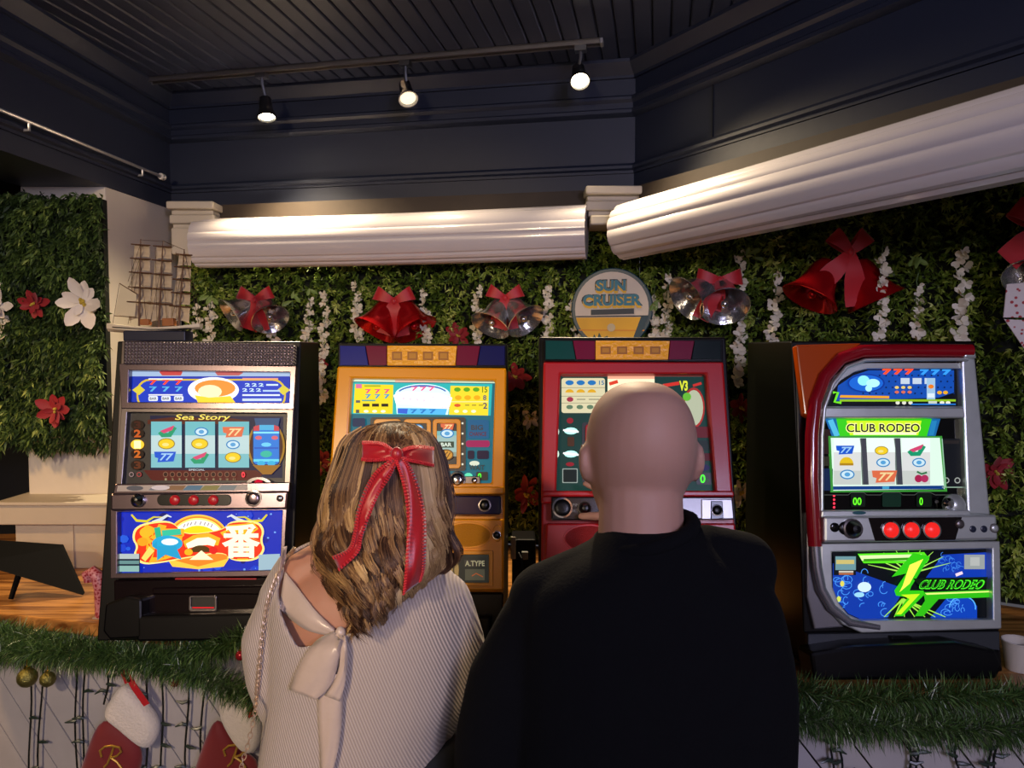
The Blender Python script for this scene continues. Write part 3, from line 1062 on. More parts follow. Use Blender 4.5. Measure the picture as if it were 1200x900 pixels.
g += [(ell(495, 462, 32, 12, 24, 180, 360) + [(528, 462), (525, 486), (465, 485), (463, 462)], '#d8f8ff', 1.2), (arcband(495, 462, 30, 11, 2, 200, 340), '#4068b8', 1), ([(461, 463), (475, 459), (515, 461), (530, 466), (526, 479), (500, 478), (480, 474), (464, 473)], '#ffffff', 1.5), ([(466, 478), (524, 479), (522, 486), (466, 485)], '#50b8f0', 1.1), ([(466, 479), (478, 479), (477, 485), (466, 484)], '#2860d8', 1)]
for i in range(3):
    g += [(('T', '7', 428 + 11 * i, 456, 435 + 11 * i, 461, .04), '#f04888', 1), (('T', '7', 428 + 11 * i, 462, 435 + 11 * i, 467, .04), '#2898d0', 1), (rect(425 + 11 * i, 473, 433 + 11 * i, 476.5), '#282008', .3), (ell(429 + 10 * i, 482, 3, 1.6, 8), '#fffce0', 1.1), (('T', '7', 482 + 10 * i, 453, 490 + 10 * i, 458, .04), '#f06898', 1.1), (('T', '7', 481 + 11 * i, 479.5, 489 + 11 * i, 484.5, .04), '#1878c8', 1),
          (ell(536 + 11 * i, 456.5, 4, 2.6, 10), '#58a818', 1), (ell(537 + 11 * i, 466, 4, 2.8, 10), '#f8a808', 1.1), (rect(545 + 8 * i, 474, 550 + 8 * i, 475.5), '#c0a830', .8), (ell(535 + 10 * i, 482, 3, 1.8, 8), '#fff8d0', 1.1)]
g += [(('T', '15', 565, 453, 571, 460, .02), '#608818', .8), (('T', '8', 566, 463, 570, 469, .02), '#505888', .8), (('T', '2', 566, 472, 571, 479, .02), '#404878', .8), (ell(536, 475, 4, 2, 8), '#e05828', 1), (rect(417, 450, 424, 455), '#e070a8', 1), (rect(417, 469, 422, 472), '#707070', .7), (rect(417, 480, 421, 484), '#606060', .7), (rect(528, 470.5, 572, 471.2), '#fff8c0', 1), (rect(424, 468.5, 440, 470), '#38a0a0', 1), (rect(427, 451.5, 446, 453), '#98a828', 1)]
for i in range(5):
    g += [(ell(469 + 8 * i, 466.5 + .8 * i, 4, 4.6, 12), '#e0b8c8', 1.1), (ell(469 + 8 * i, 466.5 + .8 * i, 3.3, 3.9, 12), '#ffffff', 1.3)]
g += [(('T', 'WALK', 507, 465, 527, 478, .05), '#d898b8', 1.0), (('T', 'WALK', 507.6, 465.6, 526.4, 477.4, .015), '#ffffff', 1.4)]
# reel window surround and the right column
g += [(rr(434, 489, 546, 552, 3), '#141418', 0)]
for i in range(5):
    g += [(ell(542, 496 + 12 * i, 1.3, 1.3, 8), '#f0f0d8', .9)]
g += [(rr(548, 492, 573, 514, 2), '#186898', .7), (('T', 'BIG', 552, 498, 566, 504, .03), '#102030', 0), (('T', 'CHANCE', 550, 506, 570, 511, .02), '#802838', .5), (rr(546, 516, 574, 524, 3), '#b02060', .75), (rr(548, 528, 556, 538, 2), '#302048', .4), (rr(559, 528, 573, 538, 2), '#302048', .4), (ell(556, 543, 6, 3, 12), '#e8f0d8', .9), (('T', 'WAIT', 550, 545, 568, 551, .03), '#102828', 0),
      (rr(558, 553, 572, 563, 1.5), '#081408', 0), (('T', '0', 560, 554.5, 564, 561, .02), '#48ff30', 1.6), (ell(549, 558, 5, 4, 10), '#60e8b8', 1.0), (rr(413, 490, 428, 500, 2), '#183868', .5), (rr(412, 504, 430, 512, 2), '#186078', .6), (rr(412, 516, 430, 526, 2), '#c0c8b8', .6), (rr(412, 530, 430, 560, 2), '#186878', .6)]
M.art('glass_art', g, -.0128)
for (x0, x1) in ((438, 470), (473, 505), (507, 540)):
    M.ringslab('reel_rim', rr(x0, 491, x1, 549, 4), rr(x0 + 5, 496, x1 - 5, 544, 1.5), -.024, -.010, m=yel, bevel=.0015)
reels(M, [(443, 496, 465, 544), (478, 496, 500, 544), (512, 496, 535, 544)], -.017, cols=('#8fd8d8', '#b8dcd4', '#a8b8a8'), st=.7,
      strips=[[(454, 506, 'melon', .8), (454, 520, 'bell', .8)], [(489, 502, 'replay', .8), (489, 515, 'bell', .85), (489, 530, 'melon', .8)], [(524, 500, '7r', .6), (524, 508, 'replay', .9), (523, 521, 'bar', .9), (523, 533, 'clam', .95)]])
M.slab('coin_slot_plate', rect(523, 558, 563, 571), -.03, -.004, dgun, bevel=.002)
M.button('coin_slot', 536, 562, 8, -.03, .008, chrome, ring=chrome)
M.button('return_button', 556, 563, 3.5, -.03, .006, chrome)
M.button('bet_button', 521, 557, 5, -.008, .01, mat('amber_button', '#e09018', .3, emit='#e09018', es=.4), ring=chrome)
M.slab('mid_ledge', [(384, 570), (591, 570), (591, 579), (383, 580)], -.05, 0, yel, bevel=.004)
M.slab('button_bar', [(388, 580), (587, 581), (587, 603), (386, 603)], -.052, 0, mat('dark_blue_gloss', '#141c48', .15, coat=.5), bevel=.004)
for x in (450, 478, 506):
    M.button('stop_button', x, 592, 7, -.052, .007, btn_dull)
M.button('key_button', 568, 592, 6, -.052, .008, blk, ring=dgun)
lp_ = M.slab('lower_door', [(381, 607), (590, 608), (590, 692), (378, 692)], -.04, 0, yel, bevel=.005)
M.slab('speaker_grille', ell(548, 627, 27, 14, 22), -.0425, -.03, yel_d, bevel=.001)
M.ringslab('speaker_rim', ell(548, 627, 29.5, 16, 22), ell(548, 627, 26.5, 13.5, 22), -.044, -.03, m=yel, bevel=.001)
M.slab('speaker_grille', ell(420, 627, 27, 14, 22), -.0425, -.03, yel_d, bevel=.001)
M.slab('lock_plate', ell(582.5, 625, 5.5, 10, 16), -.05, -.03, yel, bevel=.002)
M.button('key_lock', 582, 627, 4, -.05, .006, blk, ring=chrome)
M.ringslab('screen_bezel', rect(420, 645, 578, 687), rect(427, 650, 573, 683), -.046, -.03, m=yel, bevel=.002)
g = [(rect(427, 649, 573, 684), '#3c3c34', .4), (rect(544, 656, 569, 664), '#202020', 0), (('T', 'A.TYPE', 545, 657, 568, 663.5, .02), '#c0b890', .6), (rect(545, 667, 568, 680), '#686450', .45), (strokepoly([(553, 675), (558, 672), (566, 676)], 1.2), '#c06030', .6), (rect(470, 655, 538, 680), '#6a5a3c', .4)]
for x in range(500, 540, 7):
    g.append((ell(x, 668, 2.6, 9, 10), '#c8a060', .5))
M.art('lower_screen', g, -.0415)
M.slab('base_box', [(378, 695), (590, 695), (588, 745), (376, 745)], -.02, .01, blk, bevel=.004)
M.slab('coin_tray', [(395, 722), (575, 722), (573, 752), (394, 752)], -.07, 0, blk, bevel=.006)

m3 = Machine('slot_machine', .310, 1.756, -1.7, 15.7, 'red slot machine in front of the bald man', .845)
M = m3
redp = mat('red_gloss_plastic', '#b80a12', .34, var=.05, vscale=8, coat=.1)
red_d = mat('red_speaker_mesh', '#8c0c14', .4, bump=.5, bscale=400)
M.cabinet(.50, .49, blk_matte)
M.slab('door', [(637, 424), (848, 424), (864, 660), (634, 660)], -.012, .008, redp, bevel=.004)
lamp_bar(M, 639, 845, 399, 421, mat('teal_lens', '#0c4a44', .2, coat=.4), mat('dark_green_lens', '#0a1c1c', .2, coat=.4))
M.ringslab('bezel', [(637, 424), (848, 424), (860, 590), (634, 590)], [(657, 438), (827, 438), (838, 576), (652, 576)], -.038, 0, oi=-.004, m=redp, bevel=.005)
g = [([(656, 437), (828, 437), (839, 577), (651, 577)], '#0c443c', .55), ([(657, 437), (828, 437), (829, 441), (657, 441)], '#c84838', .9), (rect(712, 437, 767, 444), '#e8a888', 1.1), (rr(658, 443, 709, 484, 3), '#d8d0a8', 1.05), ([(712, 444), (767, 444), (767, 490), (712, 490)], '#f0e8c0', 1.2)]
for i in range(3):
    g += [(ell(667.5 + 13 * i, 448.5, 5, 3, 10), '#2078c0', .9), (ell(667.5 + 13 * i, 460, 5, 4, 10, 180, 360), '#e0a818', 1), (ell(667.5 + 12 * i, 477, 4, 2.6, 10), '#688868', .8)]
g += [(('T', '15', 702, 446, 708, 451, .02), '#3080b0', .8), (ell(668, 468, 4, 3, 10), '#a83048', .9), (rect(676, 467.5, 686, 468.5), '#908870', .7), (rect(690, 467.5, 702, 468.5), '#908870', .7), (rect(658, 454, 709, 454.6), '#a8a080', .7), (rect(658, 464, 709, 464.6), '#a8a080', .7), (rect(658, 472, 709, 472.6), '#a8a080', .7),
      (strokepoly([(714, 450), (724, 447)], 4), '#e04020', 1), (strokepoly([(777, 452), (796, 449)], 4), '#d83020', .9), (('T', 'V3', 796, 446, 806, 458, .04), '#d8e030', 1.1)]
# right-hand ornament kept as a plain green and red shape
g += [(ell(813, 478, 13, 24, 20), '#c03028', .7), (ell(813, 478, 11, 21, 20), '#c8d0b0', .8), (ell(805, 465, 5, 5, 12), '#68c030', .9), (strokepoly([(812, 452), (822, 449)], 3), '#d83028', .8), (rr(806, 500, 833, 513, 2), '#782028', .5), (rr(812, 516, 834, 528, 2), '#283838', .4), (rr(812, 531, 835, 540, 2), '#601018', .5), (ell(824, 548, 8, 4, 12), '#282060', .5)]
g += [(ell(668, 493, 4, 3.5, 10), '#a01828', .7), (ell(669, 505, 8, 4, 12), '#b0fff0', 1.5), (strokepoly([(660, 504), (678, 506)], 2), '#ffffff', 1.5), (rr(665, 512, 673, 523, 1.5), '#5a3418', .5), (ell(669, 532, 8, 4, 12), '#b0fff0', 1.5), (strokepoly([(660, 531), (678, 533)], 2), '#ffffff', 1.5), (ell(668, 544, 5, 2.5, 10), '#a01828', .7),
      (rr(659, 549, 677, 566, 1), '#b8c8c0', .6), (rr(660, 550, 676, 565, 1), '#0a2420', .4), (ell(653.5, 506, 1.8, 4, 8), '#e0ffe8', 1.1), (ell(653.5, 532, 1.8, 4, 8), '#e0ffe8', 1.0), (rr(682, 495, 800, 566, 3), '#101412', 0),
      (rr(816, 554, 834, 568, 1.5), '#06120a', 0), (('T', '0', 820.5, 556, 826.5, 566, .02), '#48ff30', 1.5), (('T', 'b', 828, 559, 831, 565, .02), '#1a6a20', .7)]
M.art('glass_art', g, -.0128)
for (x0, x1) in ((686, 722), (724, 760), (762, 798)):
    M.ringslab('reel_rim', rr(x0, 497, x1, 564, 4), rr(x0 + 4, 501, x1 - 4, 560, 1.5), -.024, -.010, m=redp, bevel=.0015)
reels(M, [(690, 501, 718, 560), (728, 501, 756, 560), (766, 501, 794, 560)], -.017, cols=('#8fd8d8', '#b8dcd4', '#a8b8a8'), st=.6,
      strips=[[(704, 512, 'bell', .9), (704, 530, '7r', .8), (704, 548, 'replay', .9)], [(742, 512, 'melon', .9), (742, 530, 'bar', .9), (742, 548, 'bell', .9)], [(780, 512, 'replay', .9), (780, 530, 'bell', .9), (780, 548, 'cherry', .9)]])
M.slab('mid_ledge', [(636, 575), (860, 575), (861, 582), (635, 582)], -.05, 0, redp, bevel=.004)
M.slab('button_bar', [(646, 582), (859, 582), (861, 609), (646, 610)], -.052, 0, mat('dark_grey_gloss', '#242426', .2, coat=.4), bevel=.004)
M.slab('lock_panel', [(822, 585), (858, 585), (860, 608), (822, 609)], -.055, -.04, mat('grey_silver_plate', '#a8a8aa', .35, .7), bevel=.002)
M.slab('lock_inset', [(833, 587), (847, 587), (848, 608), (833, 609)], -.057, -.05, mat('dark_steel', '#4a4c50', .3, .8), bevel=.002)
M.button('key_lock', 840, 598, 5, -.057, .006, blk, ring=chrome)
M.button('coin_dial', 659, 595, 9, -.052, .004, blk, ring=chrome)
M.art('bar_lettering', [(('T', 'SPIN', 668, 590, 679, 593.5, .0), '#8a8a8a', 0), (('T', 'BET', 670, 597, 678, 600, .0), '#8a8a8a', 0)], -.0525)
M.button('start_lever', 685, 596, 6, -.052, .03, blk, dome=.9, ring=dgun)
for x in (720, 748, 776):
    M.button('stop_button', x, 596, 7, -.052, .007, btn_dull)
M.slab('lower_door', [(640, 613), (862, 613), (865, 664), (638, 664)], -.04, 0, redp, bevel=.005)
M.slab('speaker_grille', ell(690, 631, 28, 15, 22), -.0425, -.03, red_d, bevel=.001)
M.ringslab('speaker_rim', ell(690, 631, 30.5, 17, 22), ell(690, 631, 27.5, 14.5, 22), -.044, -.03, m=redp, bevel=.001)
M.slab('speaker_grille', ell(810, 631, 28, 15, 22), -.0425, -.03, red_d, bevel=.001)
M.slab('lower_screen', rect(668, 651, 830, 664), -.0425, -.03, glass_blk, bevel=.001)
M.slab('lower_box', [(637, 665), (865, 665), (870, 790), (636, 790)], -.03, .01, redp, bevel=.004)
M.slab('coin_tray', [(655, 760), (850, 760), (852, 800), (654, 800)], -.08, 0, blk, bevel=.006)

# ============ machine 4: chrome with red arch
m4 = Machine('slot_machine', .953, 1.784, .9, 10.1, 'chrome slot machine with red arched frame and green neon art', .815)
M = m4
chr4 = mat('chrome_worn', '#d6dcd8', .32, .7, var=.15, vscale=22)
M.cabinet(.48, .475, mat('black_laminate', '#050505', .35, var=.3, vscale=60, spec=.2))
M.slab('door', [(931, 404), (1141, 407), (1173, 738), (942, 742)], -.004, .01, blk, bevel=.004)
M.slab('corner_lamp', [(933, 404), (1010, 402), (975, 425), (955, 460), (950, 490), (943, 486)], -.03, 0, mat('orange_lens', '#9a3a08', .18, coat=.5, emit='#8a3000', es=.18), bevel=.004)
arch = [(1138, 411), (1060, 410.5), (1010, 411.5), (985, 420), (966, 442), (955, 472), (951.5, 510), (951, 560), (953, 605), (955, 640)]
mb = MB()
tubeM = mat('dark_red_translucent', '#7c0c18', .12, coat=.6, emit='#6a0410', es=.18)
cl = M.pts(arch, -.035)
mb.tube(cl, [.0165] * len(cl), 12)
M.put(mb, 'red_arch', tubeM, smooth=60)
mb = MB()
cl = M.pts([(955, 640), (957, 665), (962, 690), (974, 712), (995, 729), (1030, 735)], -.03)
mb.tube(cl, [.0135, .013, .0125, .012, .011, .008], 12)
M.put(mb, 'lower_arch', mat('smoked_chrome', '#a6a6ae', .22, .75), smooth=60)
mb = MB()
cl = M.pts([(1134, 421), (1060, 421), (1014, 422), (992, 430), (976, 450), (966, 478), (963, 512), (963, 600)], -.036)
mb.tube(cl, .005, 8)
M.put(mb, 'arch_trim', chr4, smooth=60)
M.slab('corner_cap', [(1128, 404), (1142, 406), (1145, 420), (1131, 419)], -.045, 0, chr4, bevel=.004)
M.slab('side_column', [(1127, 418), (1143, 419), (1161, 604), (1134, 603)], -.03, 0, chr4, bevel=.005)
artp = [(966, 476), (972, 462), (984, 446), (1000, 435), (1016, 431), (1127, 431), (1128, 477)]
M.ringslab('marquee_frame', [(960, 489), (964, 462), (978, 440), (996, 428), (1014, 425), (1132, 425), (1134, 489)], [(968, 476), (973, 462), (985, 446), (1001, 436), (1017, 432), (1126, 432), (1127, 476)], -.022, 0, m=chr4, bevel=.002)
g = [(artp, '#0a1424', .3), ([(982, 452), (1000, 440), (1018, 434), (1118, 434), (1118, 460), (1100, 466), (980, 470)], '#1050b8', .9)]
for i in range(15):
    for j in range(4):
        g.append((ell(1008 + 7.6 * i + (j % 2) * 3.5, 440 + 7 * j, 1.2, 1.2, 6), '#082868', .7))
g += [(ell(1015, 449, 22, 11, 20), '#0838a0', .9), (ell(1015, 449, 20, 9.5, 20), '#1868d8', 1), (ell(1012, 446, 7, 6, 14), '#90e8ff', 1.15), (ell(1023, 449, 8, 5, 14), '#b0f0ff', 1.15), (ell(1018, 455, 4, 4, 12), '#b0f0ff', 1.1)]
for i in range(3):
    g += [(('T', '7', 1034 + 13 * i, 432.5, 1045 + 13 * i, 439, .06), '#ff5020', 1.15), (('T', '7', 1078 + 13 * i, 433, 1089 + 13 * i, 439.5, .06), '#38a0f8', 1.05), (rect(1055.5 + 14 * i, 443, 1066 + 14 * i, 450), '#c8d8e8', 1.0), (ell(1051 + 7.5 * i, 454, 2.6, 1.8, 8), '#f0d070', 1), (ell(1051 + 7.5 * i, 459.5, 2.6, 1.8, 8), '#e07050', 1), (ell(1052 + 7.5 * i, 472, 2.6, 2.2, 8), '#e8e8d8', 1)]
g += [(rect(1086, 443, 1096, 468), '#a8d0f0', .9), (ell(1091, 453, 3.5, 2.6, 8), '#f08020', 1), (ell(1101, 460, 3, 2.2, 8), '#f0b020', 1), (ell(1108, 460, 3, 2.2, 8), '#f0b020', 1), (rect(1087, 461, 1095, 466), '#e0f0ff', 1),
      ([(985, 463), (1042, 464), (1042, 467), (984, 466)], '#e8a020', 1.1), (rect(984, 468, 1120, 470.5), '#90c020', 1.05), (strokepoly([(976, 460), (982, 460), (978, 471), (986, 472)], 3), '#70e020', 1.1), (rect(1088, 470, 1098, 474), '#d8e0d0', .9), (ell(1104, 472, 3, 2, 8), '#f0f0e0', 1), (ell(1111, 472, 3, 2, 8), '#f0f0e0', 1), (rect(1068, 473, 1120, 474.5), '#2880e0', .9)]
M.art('marquee_art', g, -.006)
M.slab('marquee_sill', [(962, 477), (1130, 477), (1132, 490), (961, 490)], -.03, 0, chr4, bevel=.004)
M.slab('reel_surround', [(962, 490), (1132, 490), (1137, 599), (962, 600)], -.008, 0, glass_blk, bevel=.001)
g = [([(967, 491), (1102, 491), (1096, 512), (975, 512)], '#1870b8', .8), ([(980, 491), (1092, 491), (1086, 512), (984, 512)], '#38d018', 1.0), ([(992, 493), (1080, 493), (1076, 510), (996, 510)], '#c8f020', 1.15), (rect(1000, 506.5, 1074, 509.5), '#e8ffc0', 1.2), ([(970, 493), (976, 491), (984, 510), (978, 512)], '#58c8f0', .9), ([(1092, 493), (1098, 493), (1094, 510), (1088, 510)], '#2890d0', .8), (('T', 'CLUB RODEO', 991, 495.6, 1079, 507.4, .06), '#ffffa0', 1.2), (('T', 'CLUB RODEO', 992, 496.5, 1078, 506.5, .022), '#143804', 0)]
g += [([(973, 512), (1103, 512), (1108, 573), (975, 575)], '#d8f0e0', 1.1), ([(976, 570), (1106, 569), (1106, 573), (976, 574)], '#0848a0', .6), (rect(1034, 570, 1042, 573), '#48b0e0', .8)]
g += [([(1104, 514), (1126, 514), (1129, 571), (1108, 571)], '#20242c', .3), (rect(1106, 516, 1124, 520), '#403838', .3)]
g += [(rr(964, 503, 973, 532, 1), '#3a2018', .4), (rr(964, 535, 974, 546, 1), '#403c28', .4), (rr(965, 549, 976, 575, 1), '#0c2c5c', .5)]
for i in range(4):
    g.append((ell(977.5, 581 + 4.5 * i, 1.4, 1.4, 8), '#ff3048', 2.0))
g += [(rr(997, 578, 1014, 594, 2), '#0a200c', .4), (('T', '00', 999.5, 583, 1009.5, 592, .02), '#60f820', 1.5), (rr(1034, 578, 1056, 594, 2), '#0a3020', .5), (rr(1074, 578, 1092, 594, 2), '#0a200c', .4), (('T', '0', 1077.5, 583, 1081.5, 592, .02), '#60f820', 1.5), (ell(1098, 588, 2.5, 2, 10), '#58564c', 0), (ell(1109, 563, 3.6, 3.6, 12), '#c8d0c8', .6), (ell(1122, 563, 3.6, 3.6, 12), '#c8d0c8', .6), (ell(1109, 563, 2.4, 2.4, 12), '#0a0a0c', 0), (ell(1122, 563, 2.4, 2.4, 12), '#0a0a0c', 0),
      (strokepoly([(1104, 571), (1131, 571)], 1.2), '#a8c8b0', .7), (strokepoly([(1104, 514), (1108, 571)], 1.2), '#a8d8b8', .8), (strokepoly([(964, 580), (994, 580), (998, 577), (1012, 577), (1016, 580), (1032, 580), (1036, 577), (1054, 577), (1058, 580), (1072, 580), (1076, 577), (1090, 577), (1096, 580), (1132, 580)], .8), '#6a7068', .4)]
M.art('reel_glass_art', g, -.0085)
M.ringslab('reel_window_trim', [(971, 511), (1104, 511), (1110, 576), (974, 577)], [(973.5, 513), (1102, 513), (1107.5, 574), (976.5, 575)], -.012, -.005, m=mat('green_lit_trim', '#20602c', .3, emit='#48c038', es=.5), bevel=0)
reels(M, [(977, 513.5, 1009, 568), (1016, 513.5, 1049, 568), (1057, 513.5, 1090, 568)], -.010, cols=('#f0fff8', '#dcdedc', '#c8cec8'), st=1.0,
      strips=[[(990, 527, '7b', .8), (992, 541, 'cap', .9), (993, 556, 'replay', .95)], [(1033, 528, 'bell', .8), (1035, 542, 'replay', .9), (1036, 558, '7r', 1.1)], [(1074, 527, 'melon', .95), (1077, 542, 'replay', .9), (1080, 559, 'cherry', .9)]])
for (xa, xb) in ((1009, 1011), (1049, 1051)):
    M.slab('reel_divider', [(xa, 513.5), (xa + 6, 513.5), (xb + 7, 568), (xb + 1, 568)], -.0165, -.008, mat('grey_divider', '#60686a', .4), bevel=0)
M.slab('deck', [(963, 598), (1136, 597), (1140, 606), (962, 607)], -.045, 0, chr4, bevel=.004)
M.slab('deck_oval', ell(1007, 601, 8, 2.2, 16), -.0465, -.04, mat('teal_sticker', '#1c5860', .3), bevel=0)
M.button('coin_slot_mount', 1117, 592, 12, -.02, .02, chr4, dome=1, n=20)
M.button('coin_slot_cap', 1111, 590, 6, -.034, .012, chrome, dome=1)
M.slab('button_bar', [(966, 605), (1168, 603), (1170, 633), (966, 636)], -.055, 0, chr4, bevel=.006)
M.slab('button_plate', [(1018, 607), (1128, 606), (1120, 633), (1026, 634)], -.0575, -.05, mat('smoked_dark_plate', '#201a1a', .12, .4), bevel=.002)
for x in (1043.5, 1067.5, 1091.5):
    M.button('stop_button', x, 621, 8, -.0575, .012, btn_red, dome=.8, n=20, ring=chrome)
M.button('start_lever_mount', 990, 619, 7, -.055, .006, blk)
M.button('start_lever', 998, 619.5, 8.5, -.055, .03, blk, dome=.9, ring=dgun)
M.button('service_port', 978, 618, 5, -.055, .003, glass_blk)
M.button('key_lock', 1124, 614, 5, -.055, .007, dgun, ring=chr4)
for x in (1140, 1153):
    M.button('speaker_port', x, 620, 3.6, -.055, .002, mat('dark_blue_dot', '#1c2438', .3))
M.button('key_lock', 1165, 619, 4, -.055, .005, chr4, ring=dgun)
out_p = [(962, 637), (1172, 634), (1174, 737), (1010, 742), (988, 732), (972, 713), (963, 690)]
in_p = [(975, 647), (1163, 643), (1164, 726), (1010, 727), (994, 720), (983, 706), (976, 688)]
M.ringslab('lower_frame', out_p, in_p, -.035, 0, oi=-.008, m=chr4, bevel=.003)
g = [(in_p, '#06101c', .3), ([(976, 660), (1060, 690), (1040, 724), (1010, 726), (994, 719), (983, 706), (976, 690)], '#0c3cb0', .9), ([(1085, 677), (1105, 650), (1160, 647), (1160, 677)], '#0c3cb8', .9), ([(1090, 724), (1110, 700), (1130, 697), (1145, 710), (1145, 724)], '#0c44c0', .9)]
q = random.Random(11)
for i in range(26):
    x, y = q.uniform(980, 1038), q.uniform(665, 718)
    g.append((arcband(x, y, q.uniform(3, 7), q.uniform(3, 6), .9, q.uniform(0, 180), q.uniform(240, 420), 10), '#4898f8', 1.0))
for i in range(14):
    x, y = q.uniform(1098, 1126), q.uniform(650, 668)
    g.append((arcband(x, y, q.uniform(2, 5), q.uniform(2, 4), .7, q.uniform(0, 180), q.uniform(240, 400), 8), '#4088f0', .9))
for i in range(12):
    x, y = q.uniform(1102, 1130), q.uniform(702, 720)
    g.append((arcband(x, y, q.uniform(2, 6), q.uniform(2, 5), .8, q.uniform(0, 180), q.uniform(240, 400), 8), '#50a0ff', 1))
g += [(ell(1013, 688, 8, 6, 14), '#d8f4ff', 1.0), (ell(1007, 697, 6, 3, 12), '#a0e0ff', 1.0), (arcband(1128, 712, 16, 14, 1.5, 180, 370), '#58b0ff', 1)]
for i in range(9):
    a = math.radians(200 + i * 17)
    g.append((strokepoly([(1066, 672), (1066 + 52 * math.cos(a), 672 + 30 * math.sin(a))], [2.2, .5]), '#b0f060', 1))
for i in range(7):
    g.append((strokepoly([(1058, 702), (1036 + 12 * i, 723)], [2.4, .8]), '#a8f048', 1))
# bars of the neon sign
g += [([(1005, 649), (1083, 647), (1089, 655), (1086, 660), (1012, 660)], '#58e818', 1.05), ([(1007, 651), (1080, 649.5), (1084, 655), (1080, 657), (1010, 657)], '#e0ffb0', 1.1), ([(1012, 655), (1076, 653), (1080, 656), (1012, 658)], '#3ca010', .9)]
g += [([(1045, 676), (1070, 648), (1090, 652), (1068, 687), (1066, 692), (1082, 692), (1084, 696), (1058, 722), (1048, 722), (1064, 700), (1050, 698), (1048, 692), (1062, 672)], '#30c810', 1.1), ([(1066, 662), (1082, 655), (1066, 684), (1054, 694), (1058, 686)], '#f0ff50', 1.25), ([(1056, 697), (1078, 696), (1056, 720), (1050, 720), (1066, 702)], '#c8f020', 1.15)]
g += [([(1082, 694), (1160, 691), (1160, 700), (1100, 702), (1082, 722), (1072, 722), (1084, 704)], '#30c010', 1.0), ([(1084, 695), (1159, 692.5), (1159, 694), (1086, 697)], '#e8f880', 1.1), ([(1070, 678), (1158, 676), (1152, 690), (1082, 692)], '#082c08', .5), (('T', 'CLUB RODEO', 1075, 679.5, 1150, 690.5, .035, 6), '#50ff28', 1.15), (('T', 'CLUB RODEO', 1076, 680.5, 1149, 689.5, .0, 5), '#0c6a10', .7), (strokepoly([(1120, 674), (1128, 671)], 3.5), '#f0d8e8', 1.1)]
g += [(rect(977, 651, 1003, 674), '#101820', .4), (rect(979, 652, 1003, 668), '#78a8b0', .8), (rect(980, 656, 1001, 661), '#d8c878', .9), (rect(983, 669, 1000, 671), '#e8e0d0', .8), (rect(983, 671.6, 1000, 673.4), '#d88050', .8), (rect(1130, 650, 1154, 667), '#a8b0b0', .8), (rect(1137, 653, 1148, 663), '#c8ccc8', .8), (ell(987, 684, 2.5, 3.5, 10), '#e8e060', 1), (ell(983, 702, 2.5, 3.5, 10), '#d8e860', 1)]
M.art('belly_art', g, -.0095)
M.slab('lower_side_chrome', [(945, 600), (962, 610), (962, 690), (972, 716), (990, 735), (955, 738), (946, 700)], -.02, 0, mat('smoked_chrome', '#a6a6ae', .22, .75), bevel=.004)
M.slab('base_front', [(947, 743), (1172, 740), (1172, 764), (947, 768)], -.012, .01, mat('grey_metal_dark', '#3c4044', .4, .4), bevel=.003)
M.slab('base_latch', [(1045, 746), (1069, 746), (1069, 762), (1045, 762)], -.03, 0, blk, bevel=.002)
M.slab('base_box', [(947, 765), (1173, 762), (1173, 800), (947, 805)], -.02, .01, blk, bevel=.004)
trayp = [(950, 765), (1000, 757), (1120, 752), (1168, 762), (1176, 780), (1168, 797), (1010, 803), (955, 800)]
M.slab('coin_tray', trayp, -.085, 0, blk, bevel=.008)
# ------------------------------------------------------------------ artificial hedge
def tone_mat(name, stops, rough=.55, spec=.4, trans_=0.0, metal=0):
    m = bpy.data.materials.new(name)
    m.use_nodes = True
    nt_ = m.node_tree
    b_ = nt_.nodes['Principled BSDF']
    at = nt_.nodes.new('ShaderNodeAttribute')
    at.attribute_name = 'tone'
    cr_ = nt_.nodes.new('ShaderNodeValToRGB')
    el = cr_.color_ramp.elements
    el[0].position, el[0].color = stops[0][0], (*lin(stops[0][1]), 1)
    el[1].position, el[1].color = stops[-1][0], (*lin(stops[-1][1]), 1)
    for p_, c_ in stops[1:-1]:
        e_ = el.new(p_)
        e_.color = (*lin(c_), 1)
    nt_.links.new(at.outputs['Fac'], cr_.inputs['Fac'])
    nt_.links.new(cr_.outputs['Color'], b_.inputs['Base Color'])
    b_.inputs['Roughness'].default_value = rough
    b_.inputs['Metallic'].default_value = metal
    b_.inputs['Specular IOR Level'].default_value = spec
    return m


